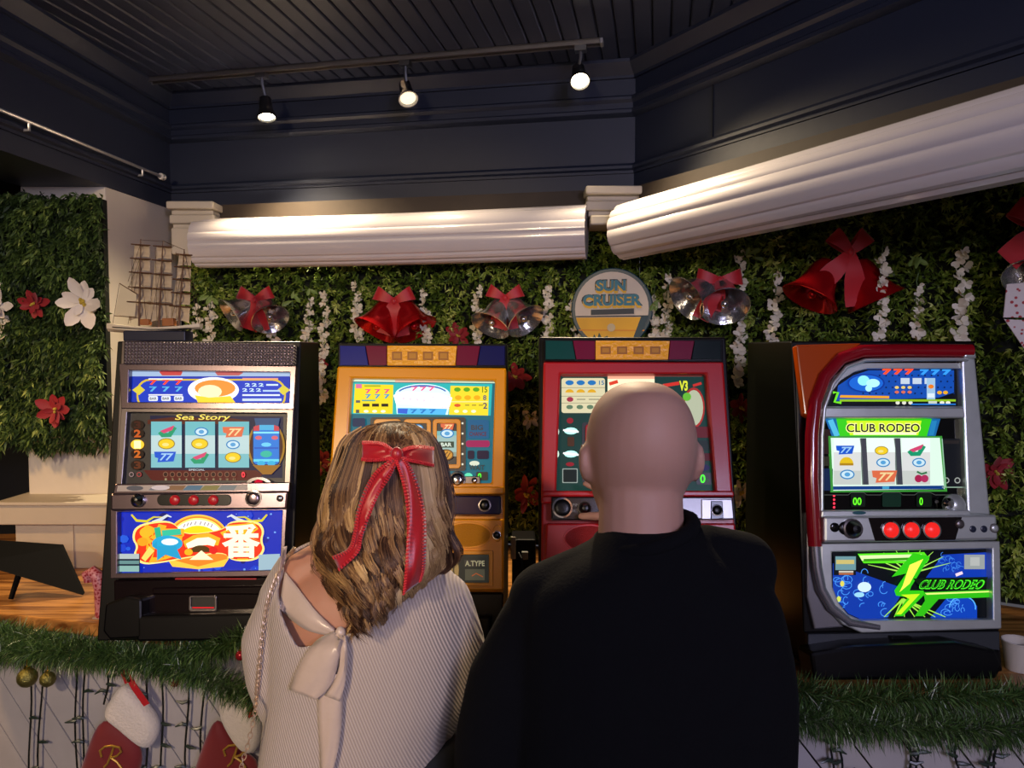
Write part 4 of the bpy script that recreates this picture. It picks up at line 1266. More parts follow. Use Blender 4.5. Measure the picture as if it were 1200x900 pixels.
def blades(name, base, dirs, side, length, width, tone, m, bend=None):
    """many thin leaf blades as one mesh: base, mid pair, tip"""
    n = len(base)
    d = dirs / np.linalg.norm(dirs, axis=1, keepdims=True)
    sd = np.cross(d, side)
    sd /= np.maximum(np.linalg.norm(sd, axis=1, keepdims=True), 1e-6)
    L_ = length[:, None]
    W_ = width[:, None]
    if bend is None:
        bend = np.zeros((n, 3))
    mid = base + d * L_ * .5 + bend * L_ * .25
    tip = base + d * L_ + bend * L_
    V = np.stack([base - sd * W_ * .3, base + sd * W_ * .3, mid + sd * W_, mid - sd * W_, tip], 1).reshape(-1, 3)
    me = bpy.data.meshes.new(name)
    me.vertices.add(5 * n)
    me.vertices.foreach_set('co', V.astype(np.float32).ravel())
    o = np.arange(n) * 5
    q = np.stack([o, o + 1, o + 2, o + 3, o + 3, o + 2, o + 4], 1).ravel()
    me.loops.add(7 * n)
    me.loops.foreach_set('vertex_index', q.astype(np.int32))
    me.polygons.add(2 * n)
    ls = np.stack([np.arange(n) * 7, np.arange(n) * 7 + 4], 1).ravel()
    me.polygons.foreach_set('loop_start', ls.astype(np.int32))
    me.update()
    me.validate()
    at = me.attributes.new('tone', 'FLOAT', 'POINT')
    at.data.foreach_set('value', np.repeat(tone, 5).astype(np.float32))
    me.materials.append(m)
    return me


leafm = tone_mat('hedge_leaf', [(0, '#2c3f10'), (.4, '#627e26'), (.75, '#a6b850'), (1, '#e2ea90')], .5)
fernm = tone_mat('fern_leaf', [(0, '#1c2a16'), (.45, '#3c5222'), (.8, '#66803c'), (1, '#9cac5c')], .55)


def hedge(name, p, e, n, L_, z0, z1, dens, seed, m, label, blen=(.012, .032), droop=.0, shape=None, per=7):
    g = np.random.default_rng(seed)
    N = int(L_ * (z1 - z0) * dens)
    s = g.uniform(0, L_, N)
    z = g.uniform(z0, z1, N)
    if shape is not None:
        k = np.array([shape(a, c) for a, c in zip(s, z)])
        s, z = s[k], z[k]
        N = len(s)
    cl = np.array([noise.noise(Vector((a * 9, c * 9, seed))) for a, c in zip(s, z)])
    cl2 = np.array([noise.noise(Vector((a * 25, c * 25, seed + 5))) for a, c in zip(s, z)])
    out = .02 + .028 * (cl + .5) + .02 * cl2 + g.uniform(0, .02, N)
    pe, ne = np.array(e), np.array(n)
    ctr = np.array(p)[None] + s[:, None] * pe + z[:, None] * np.array((0, 0, 1.)) - out[:, None] * ne
    tone = np.clip(.42 + .35 * cl + .3 * cl2 + g.normal(0, .17, N), 0, 1)
    ctr = np.repeat(ctr, per, 0)
    tone = np.clip(np.repeat(tone, per) + g.normal(0, .08, N * per), 0, 1)
    rd = g.normal(0, 1, (N * per, 3))
    rd /= np.linalg.norm(rd, axis=1, keepdims=True)
    tuft = np.repeat(g.normal(0, .45, (N, 3)), per, 0)
    d = rd * .8 + tuft - ne[None] * .75 + np.array((0, 0, -droop))
    ln = g.uniform(blen[0], blen[1], N * per)
    bend = np.tile(np.array((0, 0, -.18 - droop * .3)), (N * per, 1))
    sd = g.normal(0, 1, (N * per, 3))
    me = blades(name, ctr, d, sd, ln, ln * g.uniform(.1, .17, N * per), tone, m, bend)
    o = bpy.data.objects.new(name, me)
    COL.objects.link(o)
    return tag(o, label, 'artificial hedge', None, 'stuff')


hedge('hedge_wall', C1 + NB * .07 + EB * .04, EB, NB, 1.90, COUNTER + .02, 2.30, 5400, 1, leafm, 'dark green artificial hedge covering the window wall behind the machines')
hedge('hedge_wall', H2, EH, NH, 1.95, COUNTER + .02, 2.33, 5600, 2, leafm, 'green artificial hedge behind the chrome machine and large red bells')
lx0, lx1 = P(-45, 380, 2.70).x, P(126, 380, 2.70).x
zt_, zb_ = P(60, 229, 2.7).z, P(60, 525, 2.7).z
mb = MB()
mb.box((lx0 + .02, 2.715, zb_ + .04), (lx1 - .015, 2.745, zt_ - .01))
hb = mb.build('hedge_panel', back_in)
tag(hb, 'ferny green hedge panel with poinsettias on the white pillar', 'artificial hedge')
g_ = hedge('foliage', Vector((lx0, 2.72, 0)), Vector((1, 0, 0)), Vector((0, 1, 0)), lx1 - lx0, zb_ - .03, zt_, 9500, 3, fernm, 'x y z w', (.014, .036), .5,
           shape=lambda a, c: c > zb_ + .035 * noise.noise(Vector((a * 14, 3, 1))) + .03 * (a < .12))
del g_['label'], g_['category']
g_['kind'] = 'stuff'
g_.parent = hb


def hedge_pt(px, py, off=.05):
    if px < 150:
        return P(px, py, 2.70 - off)
    q = hit_plane(px, py, C1 + NB * (.07 - off), NB)
    r_ = hit_plane(px, py, H2 - NH * off, NH)
    return q if px < 735 or (q.y < r_.y) else r_


# ------------------------------------------------------------------ flowers
petal_w = mat('cream_petal', '#e9e2cc', .6, var=.08, vscale=40)
leaf_g = mat('pale_leaf', '#7f9a4c', .5, var=.2, vscale=30)
stem_g = mat('green_stem', '#4c6a2c', .6)


def petal(mb, c, a, l, w_, up, m=None, cup=.25):
    """curved petal from c in direction a, length l; 'up' the facing normal"""
    a = a.normalized()
    sd = a.cross(up).normalized()
    rows = []
    for f, ww in ((0, .22), (.35, .8), (.65, 1), (.88, .62), (1, .1)):
        q = c + a * l * f + up * l * (cup * f * f - .5 * cup * f)
        rows.append([q - sd * w_ * ww + up * w_ * ww * .25, q, q + sd * w_ * ww + up * w_ * ww * .25])
    vs_ = [v for r_ in rows for v in r_]
    fs = []
    for k in range(4):
        for i in range(2):
            fs.append((3 * k + i, 3 * k + i + 1, 3 * k + 4 + i, 3 * k + 3 + i))
    mb.add(vs_, fs, m)


bl_mesh = []
for k in range(3):
    mb = MB()
    q = random.Random(k)
    for i in range(4):
        a = 2 * PI * i / 4 + q.uniform(-.4, .4)
        petal(mb, Vector((0, 0, 0)), Vector((math.cos(a), -.35, math.sin(a) * .55 - .15)), q.uniform(.016, .022), q.uniform(.007, .010), Vector((math.sin(a) * .2, -1, .35)).normalized())
    me = mb.mesh('blossom')
    me.materials.append(petal_w)
    me.shade_smooth()
    bl_mesh.append(me)
mb = MB()
petal(mb, Vector((0, 0, 0)), Vector((1, 0, .1)), .04, .009, Vector((0, -1, .3)).normalized())
leaf_me = mb.mesh('leaf')
leaf_me.materials.append(leaf_g)


def strand(px, y0, y1, label, dense=1.0, off=.07, k=1.0, leaves=None, lean=0):
    a, b_ = hedge_pt(px, y0, off), hedge_pt(px + lean, y1, off)
    if px < 700 and y1 > 400:
        b_ = hedge_pt(px + lean, y1, off)
    ro = empty('flower_strand', a, 0, label, 'flower strand', 'white blossom strands on the hedge')
    v = b_ - a
    n = max(5, int(v.length / .0125 * dense))
    q = random.Random(int(px))
    mb_ = MB()
    pts = [v * (i / 8) + Vector((.004 * math.sin(i * 1.9), 0, 0)) for i in range(9)]
    mb_.tube([Vector((.006, 0, .03)) + Vector((0, 0, 0))] + pts, .0018, 5)
    mb_.build('stem', stem_g, ro)
    for i in range(n):
        f = (i + .5) / n
        c = v * f + Vector((q.uniform(-.013, .013) * k, q.uniform(-.01, .006), q.uniform(-.004, .004)))
        s = q.uniform(.75, 1.15) * k * (.8 + .35 * f)
        Mx = Matrix.Translation(c) @ Euler((q.uniform(-.5, .5), q.uniform(-.7, .7), q.uniform(-.7, .7))).to_matrix().to_4x4() @ Matrix.Scale(s, 4)
        obj('blossom', q.choice(bl_mesh), ro, Mx)
    if leaves:
        for (lx, ly, ang, s) in leaves:
            c = hedge_pt(lx, ly, off + .01) - a
            obj('leaf', leaf_me, ro, Matrix.Translation(c) @ Euler((0, -math.radians(ang), 0)).to_matrix().to_4x4() @ Matrix.Scale(s, 4))
    return ro


def sprig(x, y, n=6, r_=12):
    q = random.Random(int(x))
    return [(x + q.uniform(-r_, r_), y + q.uniform(-r_ * .6, r_ * .6), q.choice((-40, -60, 200, 230, 20, 250)), q.uniform(.7, 1.1)) for _ in range(n)]


strand(246, 352, 400, 'short white blossom strand beside the model ship stern', leaves=sprig(245, 345, 4, 8))
strand(232, 356, 396, 'sparse white blossoms tucked behind the model ship', .6)
strand(321, 362, 404, 'white blossoms hanging in front of the silver bells beside the blue sea machine', .8, .10)
strand(362, 350, 412, 'white blossom strand with green sprig above the gap beside the blue sea machine', leaves=sprig(352, 345, 7, 14))
strand(382, 342, 472, 'longest white blossom strand reaching down between blue sea and yellow machines', lean=-5)
strand(418, 330, 398, 'white blossom strand just above the yellow machine\'s blue lamp corner')
strand(497, 340, 402, 'white blossom strand right beside the small shiny red bells', lean=3, leaves=None)
strand(561, 336, 402, 'white blossom strand above the small red poinsettia and yellow machine', lean=-3)
strand(644, 333, 396, 'white blossom strand to the left of the round sun sign', lean=-4)
strand(672, 350, 398, 'thin white blossom strand touching the round sun sign\'s left edge', .5)
strand(766, 345, 396, 'white blossoms along the right rim of the round sun sign', .8)
strand(784, 320, 396, 'white blossom strand between the round sun sign and silver bells', lean=-6, leaves=sprig(770, 350, 3, 6))
strand(867, 296, 452, 'long white blossom strand beside the silver bells over the red machine\'s corner', lean=-3, leaves=[(878, 298, 20, 1), (884, 302, -20, .9), (874, 300, 60, .8)])
strand(912, 318, 402, 'white blossom strand above the black side of the chrome machine', .8, lean=-8)
strand(1034, 290, 402, 'white blossom strand hanging over the large red bells', lean=-3, off=.16)
strand(1074, 330, 402, 'sparse white blossom strand with round leaves above the red arch', .55, leaves=sprig(1070, 306, 7, 11))
strand(1127, 290, 404, 'white blossom strand with wide gaps above the chrome machine\'s right corner', .8, k=1.25, lean=-2)
strand(1, 330, 395, 'white blossoms at the left border of the hedge panel', .6, .05)

# ------------------------------------------------------------------ poinsettias
def pet_mesh(m, nm):
    mb_ = MB()
    petal(mb_, Vector((0, 0, 0)), Vector((1, 0, 0)), 1.0, .26, Vector((0, -1, 0)), None, .22)
    me_ = mb_.mesh(nm)
    me_.materials.append(m)
    me_.shade_smooth()
    return me_


red_petal = pet_mesh(mat('red_velvet_petal', '#8e0c1c', .6, var=.2, vscale=2, sheen=.3), 'petal')
wht_petal = pet_mesh(mat('white_velvet_petal', '#e6dfd6', .6, var=.06, vscale=2, sheen=.3), 'petal')
yel_c = mat('yellow_stamen', '#b8a038', .5)


def poinsettia(px, py, rpx, red, label, seed, off=.065, n=7, rot=0, sq=1.0):
    c = hedge_pt(px, py, off)
    ro = empty('poinsettia', c, 0, label, 'poinsettia', 'fabric poinsettias on the hedge')
    R_ = rpx / FPX * c.y
    q = random.Random(seed)
    me_ = red_petal if red else wht_petal
    for ly in range(2):
        for i in range(n if ly == 0 else n - 2):
            a = rot + 2 * PI * i / (n if ly == 0 else n - 2) + q.uniform(-.25, .25) + ly * .5
            s = R_ * (q.uniform(.8, 1.05) if ly == 0 else q.uniform(.5, .7))
            Mx = Matrix.Translation((0, -.008 * ly, 0)) @ Matrix.Diagonal((sq, 1, 1, 1)) @ Matrix.Rotation(a, 4, 'Y') @ Matrix.Rotation(q.uniform(-.5, .1), 4, 'Z') @ Matrix.Rotation(q.uniform(-.4, .4), 4, 'X') @ Matrix.Scale(s, 4)
            obj('petal', me_, ro, Mx)
    mb_ = MB()
    for i in range(5):
        mb_.ball((q.uniform(-.1, .1) * R_, -.014, q.uniform(-.1, .1) * R_), R_ * .07, 6)
    mb_.build('stamens', yel_c, ro)
    return ro


poinsettia(41, 357, 20, True, 'red poinsettia at the upper left of the pillar hedge panel', 1)
poinsettia(98, 355, 34, False, 'large white poinsettia on the pillar hedge panel', 2, n=6)
poinsettia(66, 481, 24, True, 'red poinsettia low on the pillar hedge panel', 3)
poinsettia(-4, 360, 24, False, 'white poinsettia cut off by the left border of the photo', 12)
poinsettia(537, 393, 17, True, 'small red poinsettia just above the yellow machine lamp bar', 4)
poinsettia(604, 441, 20, True, 'red poinsettia beside the yellow machine\'s upper right side', 5)
poinsettia(617, 579, 25, True, 'red poinsettia low between the yellow and red machines', 6, sq=.6)
poinsettia(868, 478, 22, True, 'red poinsettia between red machine and black machine side, upper', 7, sq=.6)
poinsettia(868, 577, 22, False, 'white poinsettia between red machine and black machine side', 8, sq=.6)
poinsettia(377, 543, 20, True, 'red poinsettia between the blue sea and yellow machines', 9)
poinsettia(372, 428, 14, True, 'small red poinsettia beside the blue sea machine\'s top corner', 13)
poinsettia(1165, 553, 24, True, 'dark red poinsettia at the chrome machine\'s right side', 10)
poinsettia(622, 490, 16, False, 'white poinsettia peeking out beside the red machine', 11, sq=.6)

# ------------------------------------------------------------------ bells with bows
red_foil = mat('red_foil', '#c0141c', .2, .6)
silver_foil = mat('silver_foil', '#d0d0d2', .16, .9, bump=.15, bscale=80)
velvet = mat('red_velvet_ribbon', '#c00e1c', .5, sheen=.5, var=.1, vscale=30)


def bow_parts(ro, s, m, ang=20, tails=((-.5, -1.6), (.35, -1.7)), knot=True, tw=.40, depth=.12, base=Vector((0, 0, 0)), loopw=.36):
    """bow facing -y, overall half-width s"""
    for sd in (-1, 1):
        mb_ = MB()
        pts, wv_ = [], []
        N = 14
        for i in range(N + 1):
            t = 2 * PI * i / N
            f = (1 - math.cos(t)) / 2
            x = sd * s * f
            y = -depth * s * math.sin(t) * 1.6 - .05 * s
            A_ = math.radians(ang)
            pts.append(base + Vector((x * math.cos(A_), y, abs(x) * math.sin(A_))))
            hw = s * loopw * (.35 + .65 * f)
            wv_.append(Vector((-sd * math.sin(A_) * hw, 0, math.cos(A_) * hw)))
        mb_.strip(pts, wv_, .0012)
        mb_.build('bow_loop', m, ro, smooth=50, fixn=True)
    for (tx, tz) in tails:
        mb_ = MB()
        pts, wv_ = [], []
        for i in range(9):
            f = i / 8
            pts.append(base + Vector((tx * s * f, -.1 * s - .12 * s * math.sin(f * 5), tz * s * f)))
            d_ = Vector((tx, 0, tz)).normalized()
            hw = s * tw * (.45 + .55 * min(1, f * 2))
            wv_.append(Vector((d_.z, 0, -d_.x)) * hw)
        mb_.strip(pts, wv_, .0012)
        mb_.build('ribbon_tail', m, ro, smooth=50, fixn=True)
    if knot:
        mb_ = MB()
        mb_.ball(base + Vector((0, -.12 * s, 0)), (s * .16, s * .14, s * .2), 10)
        mb_.build('knot', m, ro, smooth=60)


BELL = [(.006, 1.0), (.14, .99), (.24, .93), (.31, .8), (.35, .6), (.40, .38), (.49, .18), (.60, .05), (.64, 0), (.62, -.01), (.57, .05), (.46, .19), (.37, .38), (.31, .6), (.26, .78), (.006, .9)]


def bells(px, py, hpx, m, label, dirs, bow=(0, 0, 1.0), off=.12, tails=((-.5, -1.6), (.35, -1.7)), ang=25, bowm=None):
    c = hedge_pt(px, py, off)
    ro = empty('christmas_bells', c, 0, label, 'bells', 'bell decorations on the hedge')
    h = hpx / FPX * c.y
    for (ax, ay, az, ox) in dirs:
        ax_ = -Vector((ax, ay, az)).normalized()
        R_ = ax_.to_track_quat('Z', 'Y').to_matrix().to_4x4()
        T_ = Matrix.Translation(Vector((ox * h, 0, 0)) - ax_ * h) @ R_ @ Matrix.Scale(h, 4)
        mb_ = MB()
        mb_.lathe(BELL, 24, None, T_)
        b_ = mb_.build('bell', m, ro, smooth=50, fixn=True)
        mb_ = MB()
        mb_.ball((0, 0, .12), .11, 10)
        mb_.tube([(0, 0, .85), (0, 0, .15)], .02, 6)
        mb_.v = [tuple(T_ @ Vector(v)) for v in mb_.v]
        mb_.build('clapper', m, b_, smooth=60)
    bow_parts(ro, bow[2] * h * .62, bowm or velvet, ang, tails, base=Vector((bow[0] * h, -.3 * h, bow[1] * h)))
    return ro


bells(303, 352, 34, silver_foil, 'pair of silver bells with red bow left of the long blossom strands', ((-.7, -.5, -.55, -.1), (.45, -.6, -.7, .15)), (.0, .0, 1.0))
bells(464, 352, 42, red_foil, 'pair of shiny red bells with red bow above the yellow machine', ((-.45, -.3, -.85, -.1), (.5, -.3, -.85, .1)), (.0, -.05, .9))
bells(592, 352, 38, silver_foil, 'pair of silver bells with long red ribbon right of the yellow machine lamp', ((-.35, -.4, -.7, -.05), (.55, -.55, -.7, .1)), (.0, .05, .9))
bells(839, 330, 44, silver_foil, 'pair of silver bells tilted sideways beside the round sun sign', ((-.85, -.35, -.5, -.05), (-.05, -.75, -.75, .1)), (.0, .0, .95), tails=((-.8, -1.7), (-.3, -1.3)), ang=10)
bells(988, 306, 52, red_foil, 'large pair of shiny red bells above the chrome machine', ((-.5, -.12, -.85, -.28), (.4, -.15, -.9, .28)), (.0, .15, .9), tails=((-1.35, -1.5), (.3, -2.1)), ang=45, off=.13)
paper = bpy.data.materials.new('red_flake_paper')
paper.use_nodes = True
nt = paper.node_tree
b = nt.nodes['Principled BSDF']
tc = nt.nodes.new('ShaderNodeTexCoord')
vo = nt.nodes.new('ShaderNodeTexVoronoi')
vo.inputs['Scale'].default_value = 60
cr = nt.nodes.new('ShaderNodeValToRGB')
cr.color_ramp.elements[0].position = .22
cr.color_ramp.elements[0].color = (*lin('#b02830'), 1)
cr.color_ramp.elements[1].position = .3
cr.color_ramp.elements[1].color = (*lin('#e2d8d4'), 1)
nt.links.new(tc.outputs['Object'], vo.inputs['Vector'])
nt.links.new(vo.outputs['Distance'], cr.inputs['Fac'])
nt.links.new(cr.outputs['Color'], b.inputs['Base Color'])
b.inputs['Roughness'].default_value = .6
bells(1236, 285, 60, silver_foil, 'silver bells with large red bow at the right border', ((-.5, -.4, -.8, -.05), (.4, -.35, -.85, .1)), (-.55, .25, 1.0), tails=((-.9, -1.0), (.3, -1.5)), ang=40, off=.1)
for (pp, lb) in (([(1180, 333), (1216, 330), (1220, 372), (1176, 372)], 'white gift tag with red flakes hanging from right-border bells'), ([(1177, 374), (1218, 376), (1225, 414), (1204, 414)], 'lower white gift tag with red flakes at right border')):
    mb = MB()
    A = [hedge_pt(x, y, .2) for x, y in pp]
    mb.prism(A, [v + Vector((0, .003, 0)) for v in A])
    tag(mb.build('gift_tag', paper, fixn=True), lb, 'gift tag', 'gift tags at the right border')

# ------------------------------------------------------------------ round sun sign
c = hedge_pt(717, 362, .10)
sg = empty('round_sign', c, 0, 'round SUN CRUISER bar sign hanging above the red machine', 'sign')
R_ = 47.5 / FPX * c.y
yaw = math.radians(-14)
sg.rotation_euler = (0, 0, yaw)


def disc(x, z, rx, rz, n=40, a0=0, a1=360):
    return [(x + q[0] * R_, z + q[1] * R_) for q in ell(0, 0, rx, rz, n, a0, a1)]


mb = MB()
A = disc(0, 0, 1, 1)
mb.prism([Vector((x, -.012, z)) for x, z in A], [Vector((x, .012, z)) for x, z in A])
mb.build('sign_board', mat('teal_rim', '#123c4a', .4), sg, bevel=.004, fixn=True)
mb = MB()
k = [0]


def lay(poly, col):
    k[0] += 1
    y = -.0125 - .0003 * k[0]
    ar = sum(poly[i][0] * poly[(i + 1) % len(poly)][1] - poly[(i + 1) % len(poly)][0] * poly[i][1] for i in range(len(poly)))
    if ar < 0:
        poly = poly[::-1]
    mp_ = MB()
    mp_.add([Vector((x, y, z)) for x, z in poly], [tuple(range(len(poly)))])
    mp_.build('printed_shape', ink(col, .5), sg)


def laytext(t, x0, z0, x1, z1, col, bold=.05):
    k[0] += 1
    y = -.0125 - .0003 * k[0]
    v, f = text_geo(t, bold)
    mb.add([Vector(((x0 + q[0] * (x1 - x0)) * R_, y, (z0 + q[1] * (z1 - z0)) * R_)) for q in v], f, ink(col, .5))


lay(disc(0, 0, .9, .9), '#d8cdbc')
lower = [(x, z) for x, z in disc(0, 0, .9, .9, 80) if z < -.18 * R_]
lay(lower, '#e8b018')
lay([(-.88 * R_, -.2 * R_), (.88 * R_, -.2 * R_), (.88 * R_, -.17 * R_), (-.88 * R_, -.17 * R_)], '#101c24')
lay(disc(-.2, -.4, .14, .14, 20), '#f8e890')
lay([(-.8 * R_, -.5 * R_), (.8 * R_, -.52 * R_), (.8 * R_, -.55 * R_), (-.8 * R_, -.53 * R_)], '#e09010')
lay([(-.5 * R_, -.82 * R_), (-.42 * R_, -.62 * R_), (-.35 * R_, -.74 * R_), (-.3 * R_, -.58 * R_), (-.22 * R_, -.72 * R_), (-.1 * R_, -.66 * R_), (.0 * R_, -.82 * R_)], '#14403c')
lay([(.9 * R_, -.18 * R_), (.72 * R_, -.2 * R_), (.5 * R_, -.8 * R_), (.7 * R_, -.66 * R_)], '#123c4a')
laytext('SUN', -.41, .42, .37, .72, '#141c20', .12)
laytext('CRUISER', -.74, .06, .76, .36, '#141c20', .12)
laytext('SUN', -.39, .37, .36, .68, '#e8b820', .08)
laytext('CRUISER', -.71, .01, .74, .32, '#e8b820', .08)
laytext('SUN', -.38, .43, .35, .7, '#237a90', .05)
laytext('CRUISER', -.7, .07, .73, .35, '#237a90', .05)
lay([(-.5 * R_, -.15 * R_), (.55 * R_, -.13 * R_), (.55 * R_, .0), (-.5 * R_, -.02 * R_)], '#20303c')
lay(disc(0, -.07, .1, .1, 16), '#c8b890')
mb.build('sign_lettering', None, sg)
# ------------------------------------------------------------------ model ship on the first machine
sd_ = 2.30
sz = COUNTER + m1.H * math.cos(m1.r)
ship = empty('model_ship', (P(180, 390, sd_).x, sd_, sz + .002), 0, 'wooden three-masted model sailing ship with tan sails', 'model ship')
W = lambda px, py, dy=0: P(px, py, sd_ + dy) - Vector(ship.location)
hull_w = mat('cream_hull', '#d8ccb4', .45)
mb = MB()
rows = []
for i in range(15):
    f = i / 14
    px = 128 + (236 - 128) * f
    top = 379 + 5.5 * math.sin(f * PI * .9) - 1.5 * f
    bot = 386 + 4.5 * math.sin(PI * min(1, f * 1.1 + .12)) ** .6
    wd = .032 * math.sin(PI * (.12 + .80 * f)) ** .7
    a, b_ = W(px, top), W(px, bot)
    a.y = b_.y = 0
    rows.append([a + Vector((0, -wd, 0)), a + Vector((0, wd, 0)), b_ * .6 + a * .4 + Vector((0, wd * .95, 0)), b_ + Vector((0, wd * .35, 0)), b_ + Vector((0, -wd * .35, 0)), b_ * .6 + a * .4 + Vector((0, -wd * .95, 0))])
mb.loft(rows)
hu = mb.build('hull', hull_w, ship, smooth=40, fixn=True)
mb = MB()
mb.tube([W(137, 383.5) + Vector((0, -.026, 0)), W(180, 386.5) + Vector((0, -.0325, 0)), W(228, 385.5) + Vector((0, -.022, 0))], .0016, 6)
mb.build('hull_stripe', mat('black_line', '#201c1a', .5), hu)
mb = MB()
a, b_ = W(150, 396), W(222, 397)
mb.box((a.x, -.03, .0), (b_.x, .03, .031))
mb.build('stand', mat('navy_stand', '#141a34', .4), ship, bevel=.003)
wd_ = mat('mast_wood', '#5a3a22', .5, var=.2)
for (x0, x1, y0, y1) in ((166, 176, 374, 381), (192, 205, 373, 382)):
    mb = MB()
    a, b_ = W(x0, y1), W(x1, y0)
    mb.box((a.x, -.012, a.z), (b_.x, .012, b_.z))
    mb.build('deck_house', mat('deck_orange_wood', '#9a5a28', .5, var=.2), ship, bevel=.002)
sail_m = mat('tan_sail', '#bba98c', .7, var=.12, vscale=25)
rope = mat('rigging_rope', '#4a3522', .7)
masts = ((165, 280, 163, 382), (191, 282, 186, 384), (216, 292, 209, 384))
tiers = [(.05, .20), (.21, .36), (.37, .53), (.54, .70), (.71, .95)]
for mi, (xt, yt, xb, yb) in enumerate(masts):
    mb = MB()
    mb.tube([W(xb, yb), W((xt + xb) / 2, (yt + yb) / 2), W(xt, yt)], [.0035, .0028, .0015], 8)
    ms = mb.build('mast', wd_, ship, smooth=50)
    for ti, (f0, f1) in enumerate(tiers):
        half0, half1 = 8.8 + .9 * ti, 9.4 + .9 * ti
        if mi == 2:
            half0 *= .82
            half1 *= .82
        xa, ya = xt + (xb - xt) * f0, yt + (yb - yt) * f0
        xc, yc = xt + (xb - xt) * f1, yt + (yb - yt) * f1
        mb = MB()
        mb.tube([W(xa - half0 - 2.5, ya + 1, -.004), W(xa + half0 + 2.5, ya + 2.5, -.004)], .0019, 6)
        mb.build('yard', wd_, ms)
        if ti == 0 and mi == 0:
            pass
        mb = MB()
        rows = []
        bot = .8 if ti < 4 else .55
        for i in range(6):
            f = i / 5
            row = []
            for j in range(9):
                g = j / 8 * 2 - 1
                hw = half0 + (half1 - half0) * f
                lift = 3.5 * (1 - g * g) * f if ti == 4 else 1.0 * (1 - g * g) * f
                yy = ya + (yc - ya) * f * (.96 if ti < 4 else .9) - lift
                row.append(W(xa + (xc - xa) * f + g * hw + 1.5, yy + 2, .004 + .014 * math.sin(PI * f) * (1 - .4 * g * g)))
            rows.append(row)
        vs_ = [q for r_ in rows for q in r_]
        fs = [(9 * i + j, 9 * i + j + 1, 9 * i + j + 10, 9 * i + j + 9) for i in range(5) for j in range(8)]
        mb.add(vs_, fs)
        so = mb.build('sail', sail_m, ship, smooth=60)
        sm_ = so.modifiers.new('cloth', 'SOLIDIFY')
        sm_.thickness = .0008
mb = MB()
a, b_, c_ = W(141, 333), W(160, 344), W(158, 371)
d_ = W(135, 369)
mb.prism([a, b_, c_, d_], [q + Vector((0, .001, 0)) for q in (a, b_, c_, d_)])
mb.build('spanker_sail', mat('pale_sail', '#d4c6a4', .7, var=.05), ship, fixn=True)
mb = MB()
mb.tube([W(140, 332), W(161, 345)], .0016, 6)
mb.build('gaff', wd_, ship)
mb = MB()
mb.tube([W(134, 370), W(160, 372)], .0016, 6)
mb.build('boom', wd_, ship)
q = random.Random(5)
for (x0, y0, x1, y1) in ((165, 281, 191, 283), (191, 282, 216, 293), (191, 282, 204, 289), (165, 285, 150, 330), (165, 300, 148, 345), (216, 293, 233, 380), (191, 300, 176, 380), (165, 300, 150, 380), (216, 305, 200, 380), (165, 310, 172, 381), (191, 312, 196, 382), (140, 332, 132, 380), (226, 330, 236, 378), (155, 300, 153, 378), (182, 290, 184, 378), (206, 295, 207, 380)):
    mb = MB()
    mb.tube([W(x0, y0, .004), W(x1, y1, .004)], .0007, 4)
    mb.build('rigging_line', rope, ship)

# ------------------------------------------------------------------ things on and below the counter
# garland: tinsel needles along two strands
tinsel = tone_mat('tinsel_needle', [(0, '#182810'), (.45, '#40602c'), (.8, '#708e50'), (.95, '#a0b888'), (1, '#e8f0e0')], .32, .6)


def edge_pt(px, py, out=.05):
    d = 1.9
    for _ in range(12):
        x = (px - 600) / FPX * d
        d = edge_y(x) - out
    return P(px, py, d)


def garland(label, strands, seed, rad=.055, dens=5200):
    g = np.random.default_rng(seed)
    B, D, L_, Tn = [], [], [], []
    for pts in strands:
        pts = [np.array(p) for p in pts]
        seg = [np.linalg.norm(pts[i + 1] - pts[i]) for i in range(len(pts) - 1)]
        for i, l in enumerate(seg):
            n = int(l * dens)
            f = g.uniform(0, 1, n)[:, None]
            t = (pts[i + 1] - pts[i]) / l
            base = pts[i] + (pts[i + 1] - pts[i]) * f + g.normal(0, .006, (n, 3))
            r_ = g.normal(0, 1, (n, 3))
            r_ -= (r_ @ t)[:, None] * t
            r_ /= np.linalg.norm(r_, axis=1, keepdims=True)
            d = r_ + t * g.uniform(-.2, .55, n)[:, None] + np.array((0, 0, -.12))
            B.append(base)
            D.append(d)
            L_.append(rad * g.uniform(.7, 1.1, n))
            Tn.append(np.clip(g.normal(.45, .22, n), 0, 1))
    B, D, L_, Tn = np.concatenate(B), np.concatenate(D), np.concatenate(L_), np.concatenate(Tn)
    me = blades('tinsel_garland', B, D, g.normal(0, 1, B.shape), L_, np.full(len(B), .0011), Tn, tinsel, np.tile(np.array((0, 0, -.12)), (len(B), 1)))
    o = bpy.data.objects.new('tinsel_garland', me)
    COL.objects.link(o)
    return tag(o, label, 'garland', None, 'stuff')


def gpath(l, out=.05):
    return [edge_pt(x, y, out) for x, y in l]


garland('green tinsel garland along the counter edge under the blue sea machine', [gpath([(-60, 735), (0, 742), (60, 752), (120, 762), (180, 768), (250, 760), (310, 740), (360, 735), (470, 765)], .055), gpath([(-60, 758), (30, 764), (100, 768), (170, 774), (230, 790), (280, 810), (330, 830), (400, 830)], .075)], 4)
garland('green tinsel garland along the counter edge under the chrome machine', [gpath([(560, 800), (700, 820), (850, 818), (930, 808), (990, 822), (1060, 818), (1140, 815), (1260, 822)], .055), gpath([(560, 830), (700, 845), (850, 845), (925, 838), (1000, 848), (1100, 852), (1260, 858)], .075)], 6)

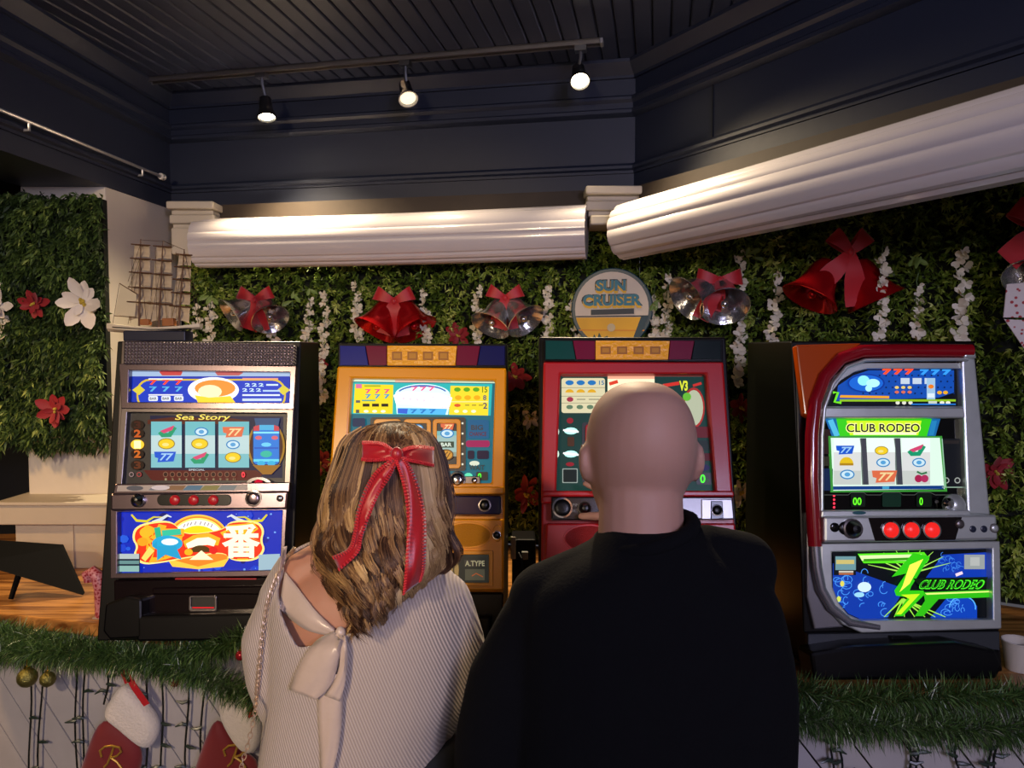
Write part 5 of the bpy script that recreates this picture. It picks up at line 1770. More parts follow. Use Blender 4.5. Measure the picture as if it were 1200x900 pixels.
# hanging strings of small lights
cable = mat('dark_green_cable', '#0c100e', .5)
bulb_m = mat('unlit_mini_bulb', '#2c3a30', .3)
hang = [(33, 780, 905), (47, 780, 905), (87, 785, 905), (98, 780, 905), (126, 775, 812), (171, 785, 905), (188, 790, 905), (219, 795, 905), (237, 800, 905), (976, 855, 905), (985, 858, 905), (1066, 862, 905), (1075, 858, 905), (1161, 866, 905), (1168, 866, 905), (1120, 868, 905)]
ORD = ('first', 'second', 'third', 'fourth', 'fifth', 'sixth', 'seventh', 'eighth', 'ninth')
LS = ['%s hanging mini light cable counted from the left border' % ORD[k] for k in range(9)] + ['%s hanging mini light cable counted from the man, under the chrome machine' % ORD[k] for k in (0, 1, 2, 3, 5, 6, 4)]
for i, (x, y0, y1) in enumerate(hang):
    q = random.Random(i)
    a = edge_pt(x, y0, -.015)
    a.y = edge_y(a.x) + .018
    ro = empty('light_string', a, 0, LS[i], 'light string', 'mini light strings hanging from the counter')
    b_ = P(x + q.uniform(-3, 3), y1, a.y) - a
    pts = [b_ * f + Vector((.004 * math.sin(5 * f + i), 0, 0)) for f in np.linspace(0, 1.35, 9)]
    mb = MB()
    mb.tube(pts, .0028, 6)
    mb.build('cable', cable, ro, smooth=50)
    for f in (.25, .5, .72, .95):
        if q.random() < .75:
            c = b_ * f
            s = q.choice((-1, 1))
            mb = MB()
            mb.tube([c, c + Vector((s * .012, -.004, q.uniform(-.004, .006))), c + Vector((s * .03, -.007, q.uniform(-.006, .012)))], [.004, .005, .0015], 6)
            mb.build('bulb', bulb_m, ro, smooth=50)

# ornaments in the garland
gold = mat('gold_glitter', '#8a8448', .3, .8, bump=.4, bscale=300)
for (x, y, r_, m_, lb, out) in ((32, 794, 11.5, gold, 'olive gold bauble hanging from the garland at far left', .11), (56, 796, 9, gold, 'second olive gold bauble half hidden behind cables', .09), (205, 799, 6, mat('red_bauble', '#a82430', .25, .4), 'small red bauble under the garland between the stockings', .06), (282, 768, 6, mat('red_bauble', '#a82430', .25, .4), 'small red bauble tucked into garland beside the woman', .13)):
    c = edge_pt(x, y, out)
    ro = empty('bauble', c, 0, lb, 'bauble', 'baubles on the garland')
    rr_ = r_ / FPX * c.y
    mb = MB()
    mb.ball((0, 0, 0), rr_, 18)
    mb.build('ball', m_, ro, smooth=80)
    mb = MB()
    mb.lathe([(rr_ * .3, rr_ * .92), (rr_ * .3, rr_ * 1.15), (.001, rr_ * 1.16)], 10)
    mb.tube([(0, 0, rr_ * 1.1), (0, 0, rr_ * 1.9)], .001, 5)
    mb.build('cap', mat('gold_cap', '#b89838', .3, 1.0), ro, smooth=40)

# stockings
vel_red = mat('stocking_velvet', '#740a16', .7, sheen=.6, var=.15, vscale=12)
fleece = mat('white_fleece', '#e6dcd2', .9, sheen=.5, var=.05, vscale=30, bump=.4, bscale=160)
goldth = mat('gold_embroidery', '#c8a048', .35, .6)


def inflate(name, poly, d_, th, m_, ro, base, smooth=70):
    """pillow shape from a pixel outline at depth d_"""
    pts = [P(x, y, d_) - base for x, y in poly]
    c = sum(pts, Vector()) / len(pts)
    rings = []
    for (k, t) in ((.55, -1.0), (.82, -.85), (.96, -.4), (1, 0), (.96, .4), (.82, .8)):
        rings.append([c + (p_ - c) * k + Vector((0, t * th, 0)) for p_ in pts])
    mb_ = MB()
    mb_.loft(rings)
    o = mb_.build(name, m_, ro, smooth=smooth, fixn=True)
    s_ = o.modifiers.new('soft', 'SUBSURF')
    s_.levels = s_.render_levels = 2
    return o


for (label, cuff, foot, loop, mono) in (
    ('red velvet stocking with white cuff and gold R, fully in view', [(143, 799), (158, 808), (176, 828), (188, 846), (187, 862), (176, 881), (158, 868), (136, 848), (119, 838), (130, 818)], [(119, 838), (145, 850), (174, 880), (160, 915), (150, 960), (120, 990), (85, 985), (78, 960), (93, 905), (106, 865)], [(150, 800), (146, 790), (143, 784), (150, 792), (158, 806), (172, 826)], [(131, 881), (0, 0)]),
    ('red velvet stocking with white cuff and gold R, beside the woman', [(258, 816), (270, 811), (287, 822), (303, 812), (307, 830), (308, 862), (302, 882), (286, 884), (270, 862), (256, 836)], [(254, 834), (270, 860), (284, 884), (303, 884), (310, 930), (300, 980), (240, 985), (215, 960), (226, 905), (240, 865)], [(290, 815), (288, 806), (286, 800), (290, 812), (295, 840)], [(276, 880), (0, 0)])):
    c0 = edge_pt(cuff[0][0], cuff[0][1], .03)
    d0 = edge_y(c0.x) - .015
    ro = empty('christmas_stocking', P(cuff[0][0], 900, d0), 0, label, 'stocking', 'stockings hanging below the counter')
    base = Vector(ro.location)
    inflate('stocking_leg', foot, d0, .022, vel_red, ro, base)
    inflate('cuff', cuff, d0 - .006, .03, fleece, ro, base)
    mb = MB()
    pts = [P(x, y, d0 - .035) - base for x, y in loop]
    mb.strip(pts, [Vector((.008, 0, .004))] * len(pts), .001)
    mb.build('hanging_loop', velvet, ro, fixn=True)
    mx, my = mono[0]
    mg = empty
    strokes = [[(mx - 12, my + 6), (mx - 14, my - 1), (mx - 8, my - 6), (mx, my - 7), (mx + 9, my - 5), (mx + 11, my), (mx + 6, my + 5), (mx - 1, my + 7)], [(mx + 2, my - 5), (mx - 1, my + 4), (mx - 5, my + 14), (mx - 9, my + 18)], [(mx - 1, my + 7), (mx + 6, my + 12), (mx + 12, my + 20)]]
    mb = MB()
    for st in strokes:
        mb.tube([P(x, y, d0 - .0235) - base for x, y in st], .0032, 6)
    mb.build('monogram', goldth, ro, smooth=50)

# easel-backed picture frame seen from behind
fo = empty('picture_frame', P(45, 680, 2.42), 0, 'dark picture frame leaning on its easel, seen from behind, on oak counter', 'picture frame')
base = Vector(fo.location)
fm = mat('dark_slate_board', '#080809', .7, spec=.1)
A = [P(-30, 634, 2.36), P(72, 641, 2.42), P(97, 676, 2.34), P(-30, 660, 2.26)]
A[2].z = COUNTER + .004
mb = MB()
mb.prism([v - base for v in A], [v - base + Vector((0, .012, .006)) for v in A])
mb.build('backing', fm, fo, bevel=.002, fixn=True)
mb = MB()
a, b_ = P(28, 655, 2.35), P(12, 684, 2.30)
b_.z = COUNTER + .006
mb.tube([a - base, b_ - base], [.012, .008], 6)
mb.build('easel_leg', fm, fo)

# glittery red cane ornament
co = empty('candy_cane_ornament', P(118, 712, 2.16), 0, 'glittery red and white cane ornament beside the blue sea machine', 'ornament')
base = Vector(co.location)
base.z = COUNTER
co.location = base
pts = [(121, 714), (120, 700), (119, 688), (115, 676), (108, 670), (103, 673), (104, 682)]
cl = [P(x, y, 2.16) - base for x, y in pts]
cl[0].z = .004
stm = bpy.data.materials.new('glitter_stripe')
stm.use_nodes = True
nt = stm.node_tree
b = nt.nodes['Principled BSDF']
tc = nt.nodes.new('ShaderNodeTexCoord')
vo = nt.nodes.new('ShaderNodeTexVoronoi')
vo.inputs['Scale'].default_value = 130
cr = nt.nodes.new('ShaderNodeValToRGB')
cr.color_ramp.elements[0].position = .3
cr.color_ramp.elements[0].color = (*lin('#8c1c2c'), 1)
cr.color_ramp.elements[1].position = .6
cr.color_ramp.elements[1].color = (*lin('#c88088'), 1)
nt.links.new(tc.outputs['Object'], vo.inputs['Vector'])
nt.links.new(vo.outputs['Distance'], cr.inputs['Fac'])
nt.links.new(cr.outputs['Color'], b.inputs['Base Color'])
b.inputs['Roughness'].default_value = .4
mb = MB()
mb.tube(cl, [.022, .021, .021, .02, .018, .017, .012], 12)
mb.build('cane', stm, co, smooth=60)
mb = MB()
mb.box((cl[0].x - .022, -.02, .0), (cl[0].x + .022, .02, .006))
mb.build('foot_plate', mat('clear_base', '#b09a88', .3), co, bevel=.002)

# paper cup beside the chrome machine
cp = P(1193, 803, 1.80)
cp.z = COUNTER + .001
cu_ = empty('paper_cup', cp, 0, 'white paper cup standing at the right end of the counter', 'cup')
hc_ = P(1193, 751, 1.80).z - cp.z
mb = MB()
mb.lathe([(.001, 0), (.027, 0), (.0385, hc_), (.0365, hc_), (.026, .006), (.001, .005)], 28)
mb.build('cup_wall', mat('white_card', '#cfc8ba', .6), cu_, smooth=40, fixn=True)
mb = MB()
mb.lathe([(.0375 + .002 * math.cos(a), hc_ + .002 * math.sin(a)) for a in np.linspace(0, 2 * PI, 9)], 28)
mb.build('rim', mat('white_card', '#cfc8ba', .6), cu_, smooth=60, fixn=True)

# black power box and plug between the yellow and red machines
pb = P(611, 690, 2.34)
pb.z = COUNTER + .001
po = empty('power_supply_box', pb, 0, 'black power box with cable between yellow and red machines', 'power box')
mb = MB()
mb.box((-.03, -.03, 0), (.045, .09, .19))
mb.build('housing', blk_matte, po, bevel=.005)
mb = MB()
mb.box((-.034, -.036, .13), (-.018, -.03, .2))
mb.build('outlet_plate', offwhite, po, bevel=.002)
mb = MB()
mb.tube([(-.01, -.035, .15), (.0, -.06, .14), (.004, -.07, .05), (-.002, -.07, .004)], .004, 8)
mb.build('cable', blk, po, smooth=50)
mb = MB()
mb.box((0, -.045, .13), (.02, -.03, .155))
mb.build('plug', mat('grey_plug', '#9a9a98', .4), po, bevel=.002)
# ------------------------------------------------------------------ people
def remesh(mb, name, voxel, m, parent=None, smooth_it=6, sub=0):
    me = mb.mesh(name)
    bm = bmesh.new()
    bm.from_mesh(me)
    bmesh.ops.recalc_face_normals(bm, faces=bm.faces)
    bm.to_mesh(me)
    bm.free()
    o = bpy.data.objects.new(name, me)
    COL.objects.link(o)
    r_ = o.modifiers.new('r', 'REMESH')
    r_.mode = 'VOXEL'
    r_.voxel_size = voxel
    s_ = o.modifiers.new('s', 'SMOOTH')
    s_.factor = .5
    s_.iterations = smooth_it
    dg = bpy.context.evaluated_depsgraph_get()
    dg.update()
    new = bpy.data.meshes.new_from_object(o.evaluated_get(dg))
    o.modifiers.clear()
    o.data = new
    new.name = name
    new.materials.clear()
    new.materials.append(m)
    new.shade_smooth()
    if parent:
        o.parent = parent
    return o


def ring3(c, rx, ry, n=20, ax=Vector((1, 0, 0)), ay=Vector((0, 1, 0))):
    return [c + ax * rx * math.cos(2 * PI * k / n) + ay * ry * math.sin(2 * PI * k / n) for k in range(n)]


def limb(mb, pts, rs, n=12):
    """tapered limb with round ends, densified"""
    P_, R_ = [], []
    for i in range(len(pts) - 1):
        for k in range(5):
            f = k / 5
            P_.append(Vector(pts[i]).lerp(Vector(pts[i + 1]), f))
            R_.append(rs[i] + (rs[i + 1] - rs[i]) * f)
    P_.append(Vector(pts[-1]))
    R_.append(rs[-1])
    d0, d1 = (P_[0] - P_[1]).normalized(), (P_[-1] - P_[-2]).normalized()
    head = [(P_[0] + d0 * R_[0] * a, R_[0] * b) for a, b in ((.96, .25), (.7, .7), (.35, .93))]
    tail = [(P_[-1] + d1 * R_[-1] * a, R_[-1] * b) for a, b in ((.35, .93), (.7, .7), (.96, .25))]
    al = head + list(zip(P_, R_)) + tail
    mb.tube([a for a, _ in al], [b for _, b in al], n)


def smooth_path(pts, n=6):
    """Catmull-Rom through points (any dimension tuples)"""
    out = []
    p_ = [np.array(q, float) for q in pts]
    p_ = [2 * p_[0] - p_[1]] + p_ + [2 * p_[-1] - p_[-2]]
    for i in range(1, len(p_) - 2):
        for k in range(n):
            t = k / n
            a, b_, c_, d_ = p_[i - 1:i + 3]
            out.append(.5 * (2 * b_ + (c_ - a) * t + (2 * a - 5 * b_ + 4 * c_ - d_) * t * t + (3 * b_ - a - 3 * c_ + d_) * t ** 3))
    out.append(p_[-2])
    return out


KS = 1.0


def torso_rings(rows, n=28, sup=.85):
    """rows: (py, L, R, depth centre, half thickness) -> horizontal superellipse rings"""
    rings = []
    for (py, l, r, d, ry) in smooth_path(rows, 3):
        a, b_ = P(l, py, d), P(r, py, d)
        c = (a + b_) / 2
        rx = (b_.x - a.x) / 2
        ring = []
        for k in range(n):
            t = 2 * PI * k / n
            ct, st = math.cos(t), math.sin(t)
            ring.append(c + Vector((rx * math.copysign(abs(ct) ** sup, ct), ry * KS * math.copysign(abs(st) ** sup, st), 0)))
        rings.append(ring)
    return rings


def add_head(mb, c, top, rows, yaw=0.0):
    Rz = Matrix.Rotation(yaw, 3, 'Z')
    rings = []
    for dz, rx, ry, yc in smooth_path(rows, 3):
        ring = [Vector((rx * math.cos(2 * PI * k / 28), yc + ry * math.sin(2 * PI * k / 28), 0)) for k in range(28)]
        rings.append([Rz @ q + Vector((c.x, c.y, top - dz)) for q in ring])
    mb.loft(rings)


HEAD = [(.001, .012, .014, -.005), (.006, .034, .042, -.004), (.02, .056, .07, -.002), (.045, .074, .089, 0), (.08, .0835, .098, 0), (.115, .0835, .097, .002), (.145, .080, .091, .008), (.17, .073, .083, .016), (.195, .064, .073, .024), (.22, .052, .056, .036), (.236, .032, .034, .05)]


def face_bits(mb, c, top, k=1.0):
    f = lambda x, y, z: Vector((c.x + x * k, c.y + y * k, top - z * k))
    mb.ball(f(0, .105, .148), (.014 * k, .018 * k, .012 * k), 10)
    limb(mb, [f(0, .092, .115), f(0, .106, .145)], [.008 * k, .010 * k], 8)
    mb.ball(f(0, .090, .186), (.024 * k, .01 * k, .009 * k), 10)
    for s in (-1, 1):
        mb.ball(f(s * .03, .083, .100), (.02 * k, .012 * k, .008 * k), 8)


def ear(mb, c, top, s, k=1.0, dy=0):
    q = Vector((c.x + s * .0855 * k, c.y - .004 + dy, top - .128 * k))
    rings = []
    mb.ball(q, (.010 * k, .020 * k, .031 * k), 12)
    mb.ball(q + Vector((s * .006, -.01 * k, .006 * k)), (.006 * k, .017 * k, .025 * k), 10)


def hand(mb, wrist, palm, nrm, tips, thumb, k=1.0):
    """wrist, palm centre, palm normal; tips: four fingertips, thumb tip"""
    wrist, palm = Vector(wrist), Vector(palm)
    d = (palm - wrist).normalized()
    side = d.cross(Vector(nrm)).normalized()
    limb(mb, [wrist, wrist.lerp(palm, .5)], [.026 * k, .024 * k], 12)
    kn = []
    for i, o in enumerate((-1.5, -.5, .5, 1.5)):
        a = wrist.lerp(palm, .35) + side * o * .013 * k
        b_ = palm + d * (.03 - .004 * abs(o - .2)) * k + side * o * .0195 * k
        limb(mb, [a, b_], [.014 * k, .0125 * k], 10)
        kn.append(b_)
    for b_, t, l in zip(kn, tips, (1, 1.1, 1, .8)):
        t = Vector(t)
        mid = b_.lerp(t, .5) + Vector(nrm) * -.012 * k
        limb(mb, [b_, b_.lerp(mid, .8), mid.lerp(t, .4), t], [.0115 * k, .0105 * k, .0098 * k, .0085 * k], 10)
    b_ = wrist.lerp(palm, .45) + side * -.024 * k
    t = Vector(thumb)
    mid = b_.lerp(t, .55) + Vector(nrm) * -.008
    limb(mb, [b_, mid, t], [.015 * k, .0125 * k, .010 * k], 10)


skin_m = mat('pale_skin', '#b68b7c', .6, var=.08, vscale=12, sss=.12)
skin_w = mat('warm_skin', '#b98468', .55, var=.06, vscale=12, sss=.12)
black_knit = mat('black_sweatshirt', '#090a0e', 1.0, var=.15, vscale=40, spec=.15, bump=.15, bscale=220)
jeans = mat('dark_trousers', '#14161c', .85, var=.2, vscale=40)

# ---- man
HT = 1.702
hcx = P(751, 500, 1.16)
hc = Vector((hcx.x, 1.16, 0))
mb = MB()
add_head(mb, hc, HT, HEAD, math.radians(6))
for s in (-1, 1):
    ear(mb, hc, HT, s, 1.0, .005)
face_bits(mb, hc, HT)
neck0, neck1 = Vector((hc.x - .002, 1.145, HT - .16)), Vector((hc.x - .004, 1.125, HT - .30))
limb(mb, [neck0, neck1], [.063, .068], 18)
core = [(640, 705, 815, 1.125, .07), (665, 665, 880, 1.12, .085), (700, 625, 900, 1.12, .095), (760, 615, 910, 1.12, .105), (850, 615, 910, 1.12, .105), (950, 612, 905, 1.12, .11), (1060, 610, 900, 1.12, .115)]
mb.loft(torso_rings(core))
SH_L, EL_L, WR_L = P(622, 742, 1.13), P(585, 935, 1.14), Vector((.06, 1.42, 1.04))
SH_R, EL_R, WR_R = P(864, 700, 1.14), Vector((.40, 1.43, 1.215)), Vector((.285, 1.665, 1.345))
limb(mb, [SH_L, EL_L, WR_L], [.05, .042, .028], 14)
limb(mb, [SH_R, EL_R, WR_R], [.048, .040, .028], 14)
pc = P(724, 598, 1.755)
hand(mb, WR_R, pc, Vector((0, 1, 0)), [P(686, 567, 1.795), P(703, 552, 1.80), P(722, 549, 1.80), P(741, 556, 1.795)], P(681, 605, 1.785), .98)
pl = Vector((.09, 1.50, 1.03))
hand(mb, WR_L, pl, Vector((0, 0, -1)), [pl + Vector((x, .085, -.02)) for x in (.03, .01, -.01, -.03)][::-1], pl + Vector((.05, .05, -.02)), .98)
for s in (-1, 1):
    hip = Vector((.19 + s * .09, 1.12, .93))
    limb(mb, [hip, hip + Vector((s * .02, .02, -.45)), hip + Vector((s * .03, 0, -.84))], [.085, .058, .042], 14)
man = remesh(mb, 'person', .0055, skin_m, None, 5)
tag(man, 'bald man in black sweatshirt seen from behind, reaching to the red machine', 'person')
mb = MB()
outer = [(616, 711, 812, 1.122, .064), (626, 702, 826, 1.121, .072), (640, 688, 845, 1.12, .084), (658, 655, 872, 1.118, .10), (690, 618, 905, 1.115, .118), (740, 606, 920, 1.115, .13), (800, 602, 929, 1.115, .133), (860, 600, 929, 1.115, .135), (950, 598, 925, 1.115, .135), (1040, 598, 922, 1.12, .135), (1075, 604, 915, 1.12, .13)]
mb.loft(torso_rings(outer))
shl = P(632, 728, 1.13)
limb(mb, [P(690, 680, 1.125), P(640, 705, 1.125)], [.055, .06], 14)
limb(mb, [shl + Vector((0, 0, 0)), P(596, 800, 1.12), P(580, 870, 1.12), P(577, 945, 1.13)], [.060, .064, .063, .060], 16)
limb(mb, [P(577, 945, 1.13), EL_L.lerp(WR_L, .5) + Vector((0, 0, .005)), WR_L], [.060, .052, .04], 14)
limb(mb, [P(862, 672, 1.145), EL_R, EL_R.lerp(WR_R, .5), WR_R + (EL_R - WR_R) * .06], [.06, .058, .05, .04], 16)
limb(mb, [P(800, 655, 1.13), P(862, 668, 1.14)], [.055, .058], 14)
limb(mb, [P(775, 668, 1.11), P(828, 648, 1.12), P(868, 664, 1.14)], [.045, .044, .056], 14)
sw = remesh(mb, 'sweatshirt', .007, black_knit, man, 9)
mb = MB()                                               # ribbed collar
cc = []
for k in range(28):
    t = 2 * PI * k / 28
    px = 757 + 54 * math.cos(t)
    z = P(px, 640 - .26 * (px - 703), 1.122).z + .002 + .004 * math.sin(t)
    cc.append(Vector((P(px, 640, 1.122).x, 1.125 + .075 * math.sin(t), z)))
mb2 = MB()
mb2.tube(cc + cc[:2], .0115, 8)
mb2.build('collar', black_knit, man, smooth=60)
mb = MB()
hipc = Vector((.19, 1.12, .95))
mb.loft([ring3(hipc + Vector((0, 0, .12)), .19, .13), ring3(hipc + Vector((0, 0, .0)), .2, .135), ring3(hipc + Vector((0, 0, -.12)), .19, .125)])
for s in (-1, 1):
    hip = Vector((.19 + s * .09, 1.12, .90))
    limb(mb, [hip, hip + Vector((s * .02, .02, -.42)), hip + Vector((s * .03, 0, -.80))], [.1, .08, .07], 16)
remesh(mb, 'trousers', .012, jeans, man, 5)
for s in (-1, 1):
    mb = MB()
    q = Vector((.19 + s * .12, 1.14, .045))
    limb(mb, [q + Vector((0, -.07, .0)), q + Vector((s * .01, .14, -.005))], [.042, .04], 12)
    mb.build('shoe', mat('black_leather', '#0c0c0c', .4), man, smooth=60)
# glasses
gm = mat('black_frame', '#0c0c10', .2)
gl = empty('glasses', (0, 0, 0))
gl.parent = man
for s in (-1, 1):
    mb = MB()
    e_ = [Vector((hc.x + s * .036 + .027 * math.cos(a), hc.y + .098, HT - .118 + .02 * math.sin(a))) for a in np.linspace(0, 2 * PI, 17)]
    mb.tube(e_, .002, 6)
    mb.build('rim', gm, gl)
    mb = MB()
    mb.tube([Vector((hc.x + s * .063, hc.y + .098, HT - .112)), Vector((hc.x + s * .0835, hc.y + .07, HT - .110)), Vector((hc.x + s * .0875, hc.y + .01, HT - .108)), Vector((hc.x + s * .0885, hc.y - .004, HT - .106)), Vector((hc.x + s * .086, hc.y - .018, HT - .112))], [.002, .003, .003, .0028, .002], 6)
    mb.build('temple', gm, gl, smooth=50)
    mb = MB()
    mb.ball(Vector((hc.x + s * .0885, hc.y + .012, HT - .107)), .0038, 8)
    mb.build('hinge', chrome, gl, smooth=60)
mb = MB()
mb.tube([Vector((hc.x - .009, hc.y + .1, HT - .114)), Vector((hc.x + .009, hc.y + .1, HT - .114))], .002, 6)
mb.build('bridge', gm, gl)
for s in (-1, 1):
    mb = MB()
    mb.ball(Vector((hc.x + s * .032, hc.y + .078, HT - .118)), .012, 12)
    mb.build('eye', mat('eye_white', '#e8e4de', .2), man, smooth=80)

# ---- woman, standing a little further from the camera than the man
KS = 1.13
P0, limb0 = P, limb
P = lambda px, py, d: P0(px, py, d * KS)
limb = lambda mb_, pts_, rs_, n_=12: limb0(mb_, pts_, [q_ * KS for q_ in rs_], n_)
WT = 1.614
wcx = P(457, 540, 1.17)
wc = Vector((wcx.x, 1.17 * KS, 0))
mb = MB()
add_head(mb, wc, WT, [(a * 1.0, b_ * .94, c_ * .97, d_ * .97) for a, b_, c_, d_ in HEAD])
for s in (-1, 1):
    ear(mb, wc, WT, s, .92)
face_bits(mb, wc, WT, .97)
limb(mb, [Vector((wc.x - .005, 1.16 * KS, WT - .18)), Vector((wc.x - .015, 1.135 * KS, WT - .29))], [.05, .056], 16)
wcore = [(650, 395, 495, 1.13, .055), (672, 352, 515, 1.125, .072), (700, 334, 528, 1.12, .083), (740, 330, 535, 1.12, .088), (800, 330, 530, 1.12, .088), (860, 328, 515, 1.12, .088), (960, 318, 520, 1.12, .095), (1080, 300, 535, 1.12, .11)]
mb.loft(torso_rings(wcore, 28, .9))
limb(mb, [P(400, 655, 1.13), P(358, 672, 1.125), P(345, 705, 1.12)], [.042, .036, .038], 12)
wSL, wEL, wWL = P(342, 712, 1.12), P(333, 822, 1.12), Vector((-.38, 1.58, 1.12))
wSR, wER, wWR = P(520, 714, 1.12), P(505, 840, 1.12), Vector((-.16, 1.58, 1.12))
for a, b_, c_ in ((wSL, wEL, wWL), (wSR, wER, wWR)):
    limb(mb, [a, b_, c_], [.036, .032, .022], 12)
    palm = c_ + Vector((0, .07, .0))
    s = -1 if c_ is wWR else 1
    hand(mb, c_, palm, Vector((0, 0, -1)), [palm + Vector((x, .075, -.015)) for x in (-.028, -.009, .009, .028)], palm + Vector((.045 * -1, .04, -.012)), .86)
for s in (-1, 1):
    hip = Vector((wc.x - .02 + s * .085, 1.12 * KS, .9))
    limb(mb, [hip, hip + Vector((s * .01, .02, -.43)), hip + Vector((s * .015, 0, -.82))], [.075, .046, .034], 14)
woman = remesh(mb, 'person', .0055, skin_w, None, 5)
tag(woman, 'woman with wavy hair and red bow in cream sweater, seen from behind', 'person')

knit = bpy.data.materials.new('cream_rib_knit')
knit.use_nodes = True
nt = knit.node_tree
b = nt.nodes['Principled BSDF']
tc = nt.nodes.new('ShaderNodeTexCoord')
mp = nt.nodes.new('ShaderNodeMapping')
mp.inputs['Rotation'].default_value = (0, .38, 0)
wv_ = nt.nodes.new('ShaderNodeTexWave')
wv_.inputs['Scale'].default_value = 70
wv_.inputs['Distortion'].default_value = .6
wv_.inputs['Detail Scale'].default_value = .4
nt.links.new(tc.outputs['Object'], mp.inputs['Vector'])
nt.links.new(mp.outputs['Vector'], wv_.inputs['Vector'])
cr = nt.nodes.new('ShaderNodeValToRGB')
cr.color_ramp.elements[0].color = (*lin('#a8988e'), 1)
cr.color_ramp.elements[1].color = (*lin('#c8baae'), 1)
nt.links.new(wv_.outputs['Fac'], cr.inputs['Fac'])
nt.links.new(cr.outputs['Color'], b.inputs['Base Color'])
b.inputs['Roughness'].default_value = .9
b.inputs['Sheen Weight'].default_value = .3
bp = nt.nodes.new('ShaderNodeBump')
bp.inputs['Strength'].default_value = .4
bp.inputs['Distance'].default_value = .004
nt.links.new(wv_.outputs['Fac'], bp.inputs['Height'])
nt.links.new(bp.outputs['Normal'], b.inputs['Normal'])
mb = MB()
wout = [(652, 385, 500, 1.128, .066), (672, 345, 525, 1.122, .088), (700, 322, 540, 1.118, .10), (740, 320, 546, 1.115, .104), (800, 320, 540, 1.115, .106), (850, 314, 524, 1.115, .108), (900, 308, 518, 1.115, .11), (1000, 300, 530, 1.115, .115), (1060, 300, 535, 1.115, .115)]
mb.loft(torso_rings(wout, 32, .9))
limb(mb, [P(343, 702, 1.12), P(325, 752, 1.12), P(327, 790, 1.12), P(336, 822, 1.125)], [.044, .050, .046, .042], 14)
limb(mb, [P(336, 822, 1.125), wEL.lerp(wWL, .5), wWL], [.042, .04, .034], 12)
limb(mb, [P(517, 706, 1.12), P(528, 755, 1.12), P(520, 800, 1.12), P(503, 842, 1.125)], [.044, .050, .048, .042], 14)
limb(mb, [P(503, 842, 1.125), wER.lerp(wWR, .5), wWR], [.042, .04, .034], 12)
limb(mb, [P(392, 660, 1.13), P(354, 672, 1.122), P(340, 704, 1.12)], [.042, .041, .045], 14)
swt = remesh(mb, 'sweater', .006, knit, woman, 7)
# low open back of the sweater
VPOLY = [(337, 620), (334, 650), (327, 690), (331, 718), (349, 757), (372, 752), (400, 744), (455, 715), (500, 676), (515, 640), (505, 610)]


def inside(x, y, poly):
    r_ = False
    n = len(poly)
    for i in range(n):
        x0, y0 = poly[i]
        x1, y1 = poly[(i + 1) % n]
        if (y0 > y) != (y1 > y) and x < (x1 - x0) * (y - y0) / (y1 - y0) + x0:
            r_ = not r_
    return r_


def to_px(v):
    d = v - Vector((0, 0, CAM_Z))
    f = d.y * math.cos(PITCH) - d.z * math.sin(PITCH)
    u = d.z * math.cos(PITCH) + d.y * math.sin(PITCH)
    return 600 + FPX * d.x / f, 450 - FPX * u / f


bm = bmesh.new()
bm.from_mesh(swt.data)
kill = [v for v in bm.verts if v.co.y < 1.14 * KS and inside(*to_px(v.co), VPOLY)]
bmesh.ops.delete(bm, geom=kill, context='VERTS')
# pull the cut edge onto a smooth line
bd = [v for v in bm.verts if any(e.is_boundary for e in v.link_edges)]
for _ in range(12):
    new = {}
    for v in bd:
        nb_ = [e.other_vert(v) for e in v.link_edges if e.is_boundary]
        if len(nb_) == 2:
            new[v] = (nb_[0].co + nb_[1].co) / 2 * .6 + v.co * .4
    for v, c_ in new.items():
        v.co = c_
bm.to_mesh(swt.data)
bm.free()
sol = swt.modifiers.new('thick', 'SOLIDIFY')
sol.thickness = .004
sol.offset = 1
dg = bpy.context.evaluated_depsgraph_get()
dg.update()
bv1 = BVHTree.FromObject(swt, dg)
bv2 = BVHTree.FromObject(woman, dg)


def on_woman(px, py, lift=.004):
    o_, d_ = Vector((0, 0, CAM_Z)), ray(px, py)
    hits = []
    for t in (bv1, bv2):
        h = t.ray_cast(o_, d_)
        if h[0] is not None:
            hits.append(h[3])
    return o_ + d_ * ((min(hits) if hits else 1.3) - lift)


satin = mat('ivory_satin', '#cdb8a6', .26, sheen=.3, var=.12, vscale=18, bump=.25, bscale=22)


def px_ribbon(name, top, bot, m_, parent, lift=.005, n=5, surf=None, th=.0012, wav=0.0):
    """ribbon between two pixel edge lines draped on a surface"""
    surf = surf or on_woman
    A_, B_ = smooth_path(top, n), smooth_path(bot, n)
    mb_ = MB()
    rows = []
    N = len(A_)
    for i, (a, b_) in enumerate(zip(A_, B_)):
        row = []
        for k in range(6):
            f = k / 5
            q = a + (b_ - a) * f
            row.append(surf(q[0], q[1], lift + .004 * math.sin(PI * f) + wav * math.sin(f * 9 + i * .35)))
        rows.append(row)
    # smooth depth along the ribbon
    for _ in range(3):
        for k in range(6):
            for i in range(1, N - 1):
                rows[i][k] = rows[i][k] * .5 + (rows[i - 1][k] + rows[i + 1][k]) * .25
    vs_ = [v for r_ in rows for v in r_]
    fs = [(6 * i + k, 6 * i + k + 1, 6 * i + k + 7, 6 * i + k + 6) for i in range(N - 1) for k in range(5)]
    mb_.add(vs_, fs)
    o = mb_.build(name, m_, parent, smooth=70)
    s_ = o.modifiers.new('t', 'SOLIDIFY')
    s_.thickness = th
    s_.offset = 0
    return o


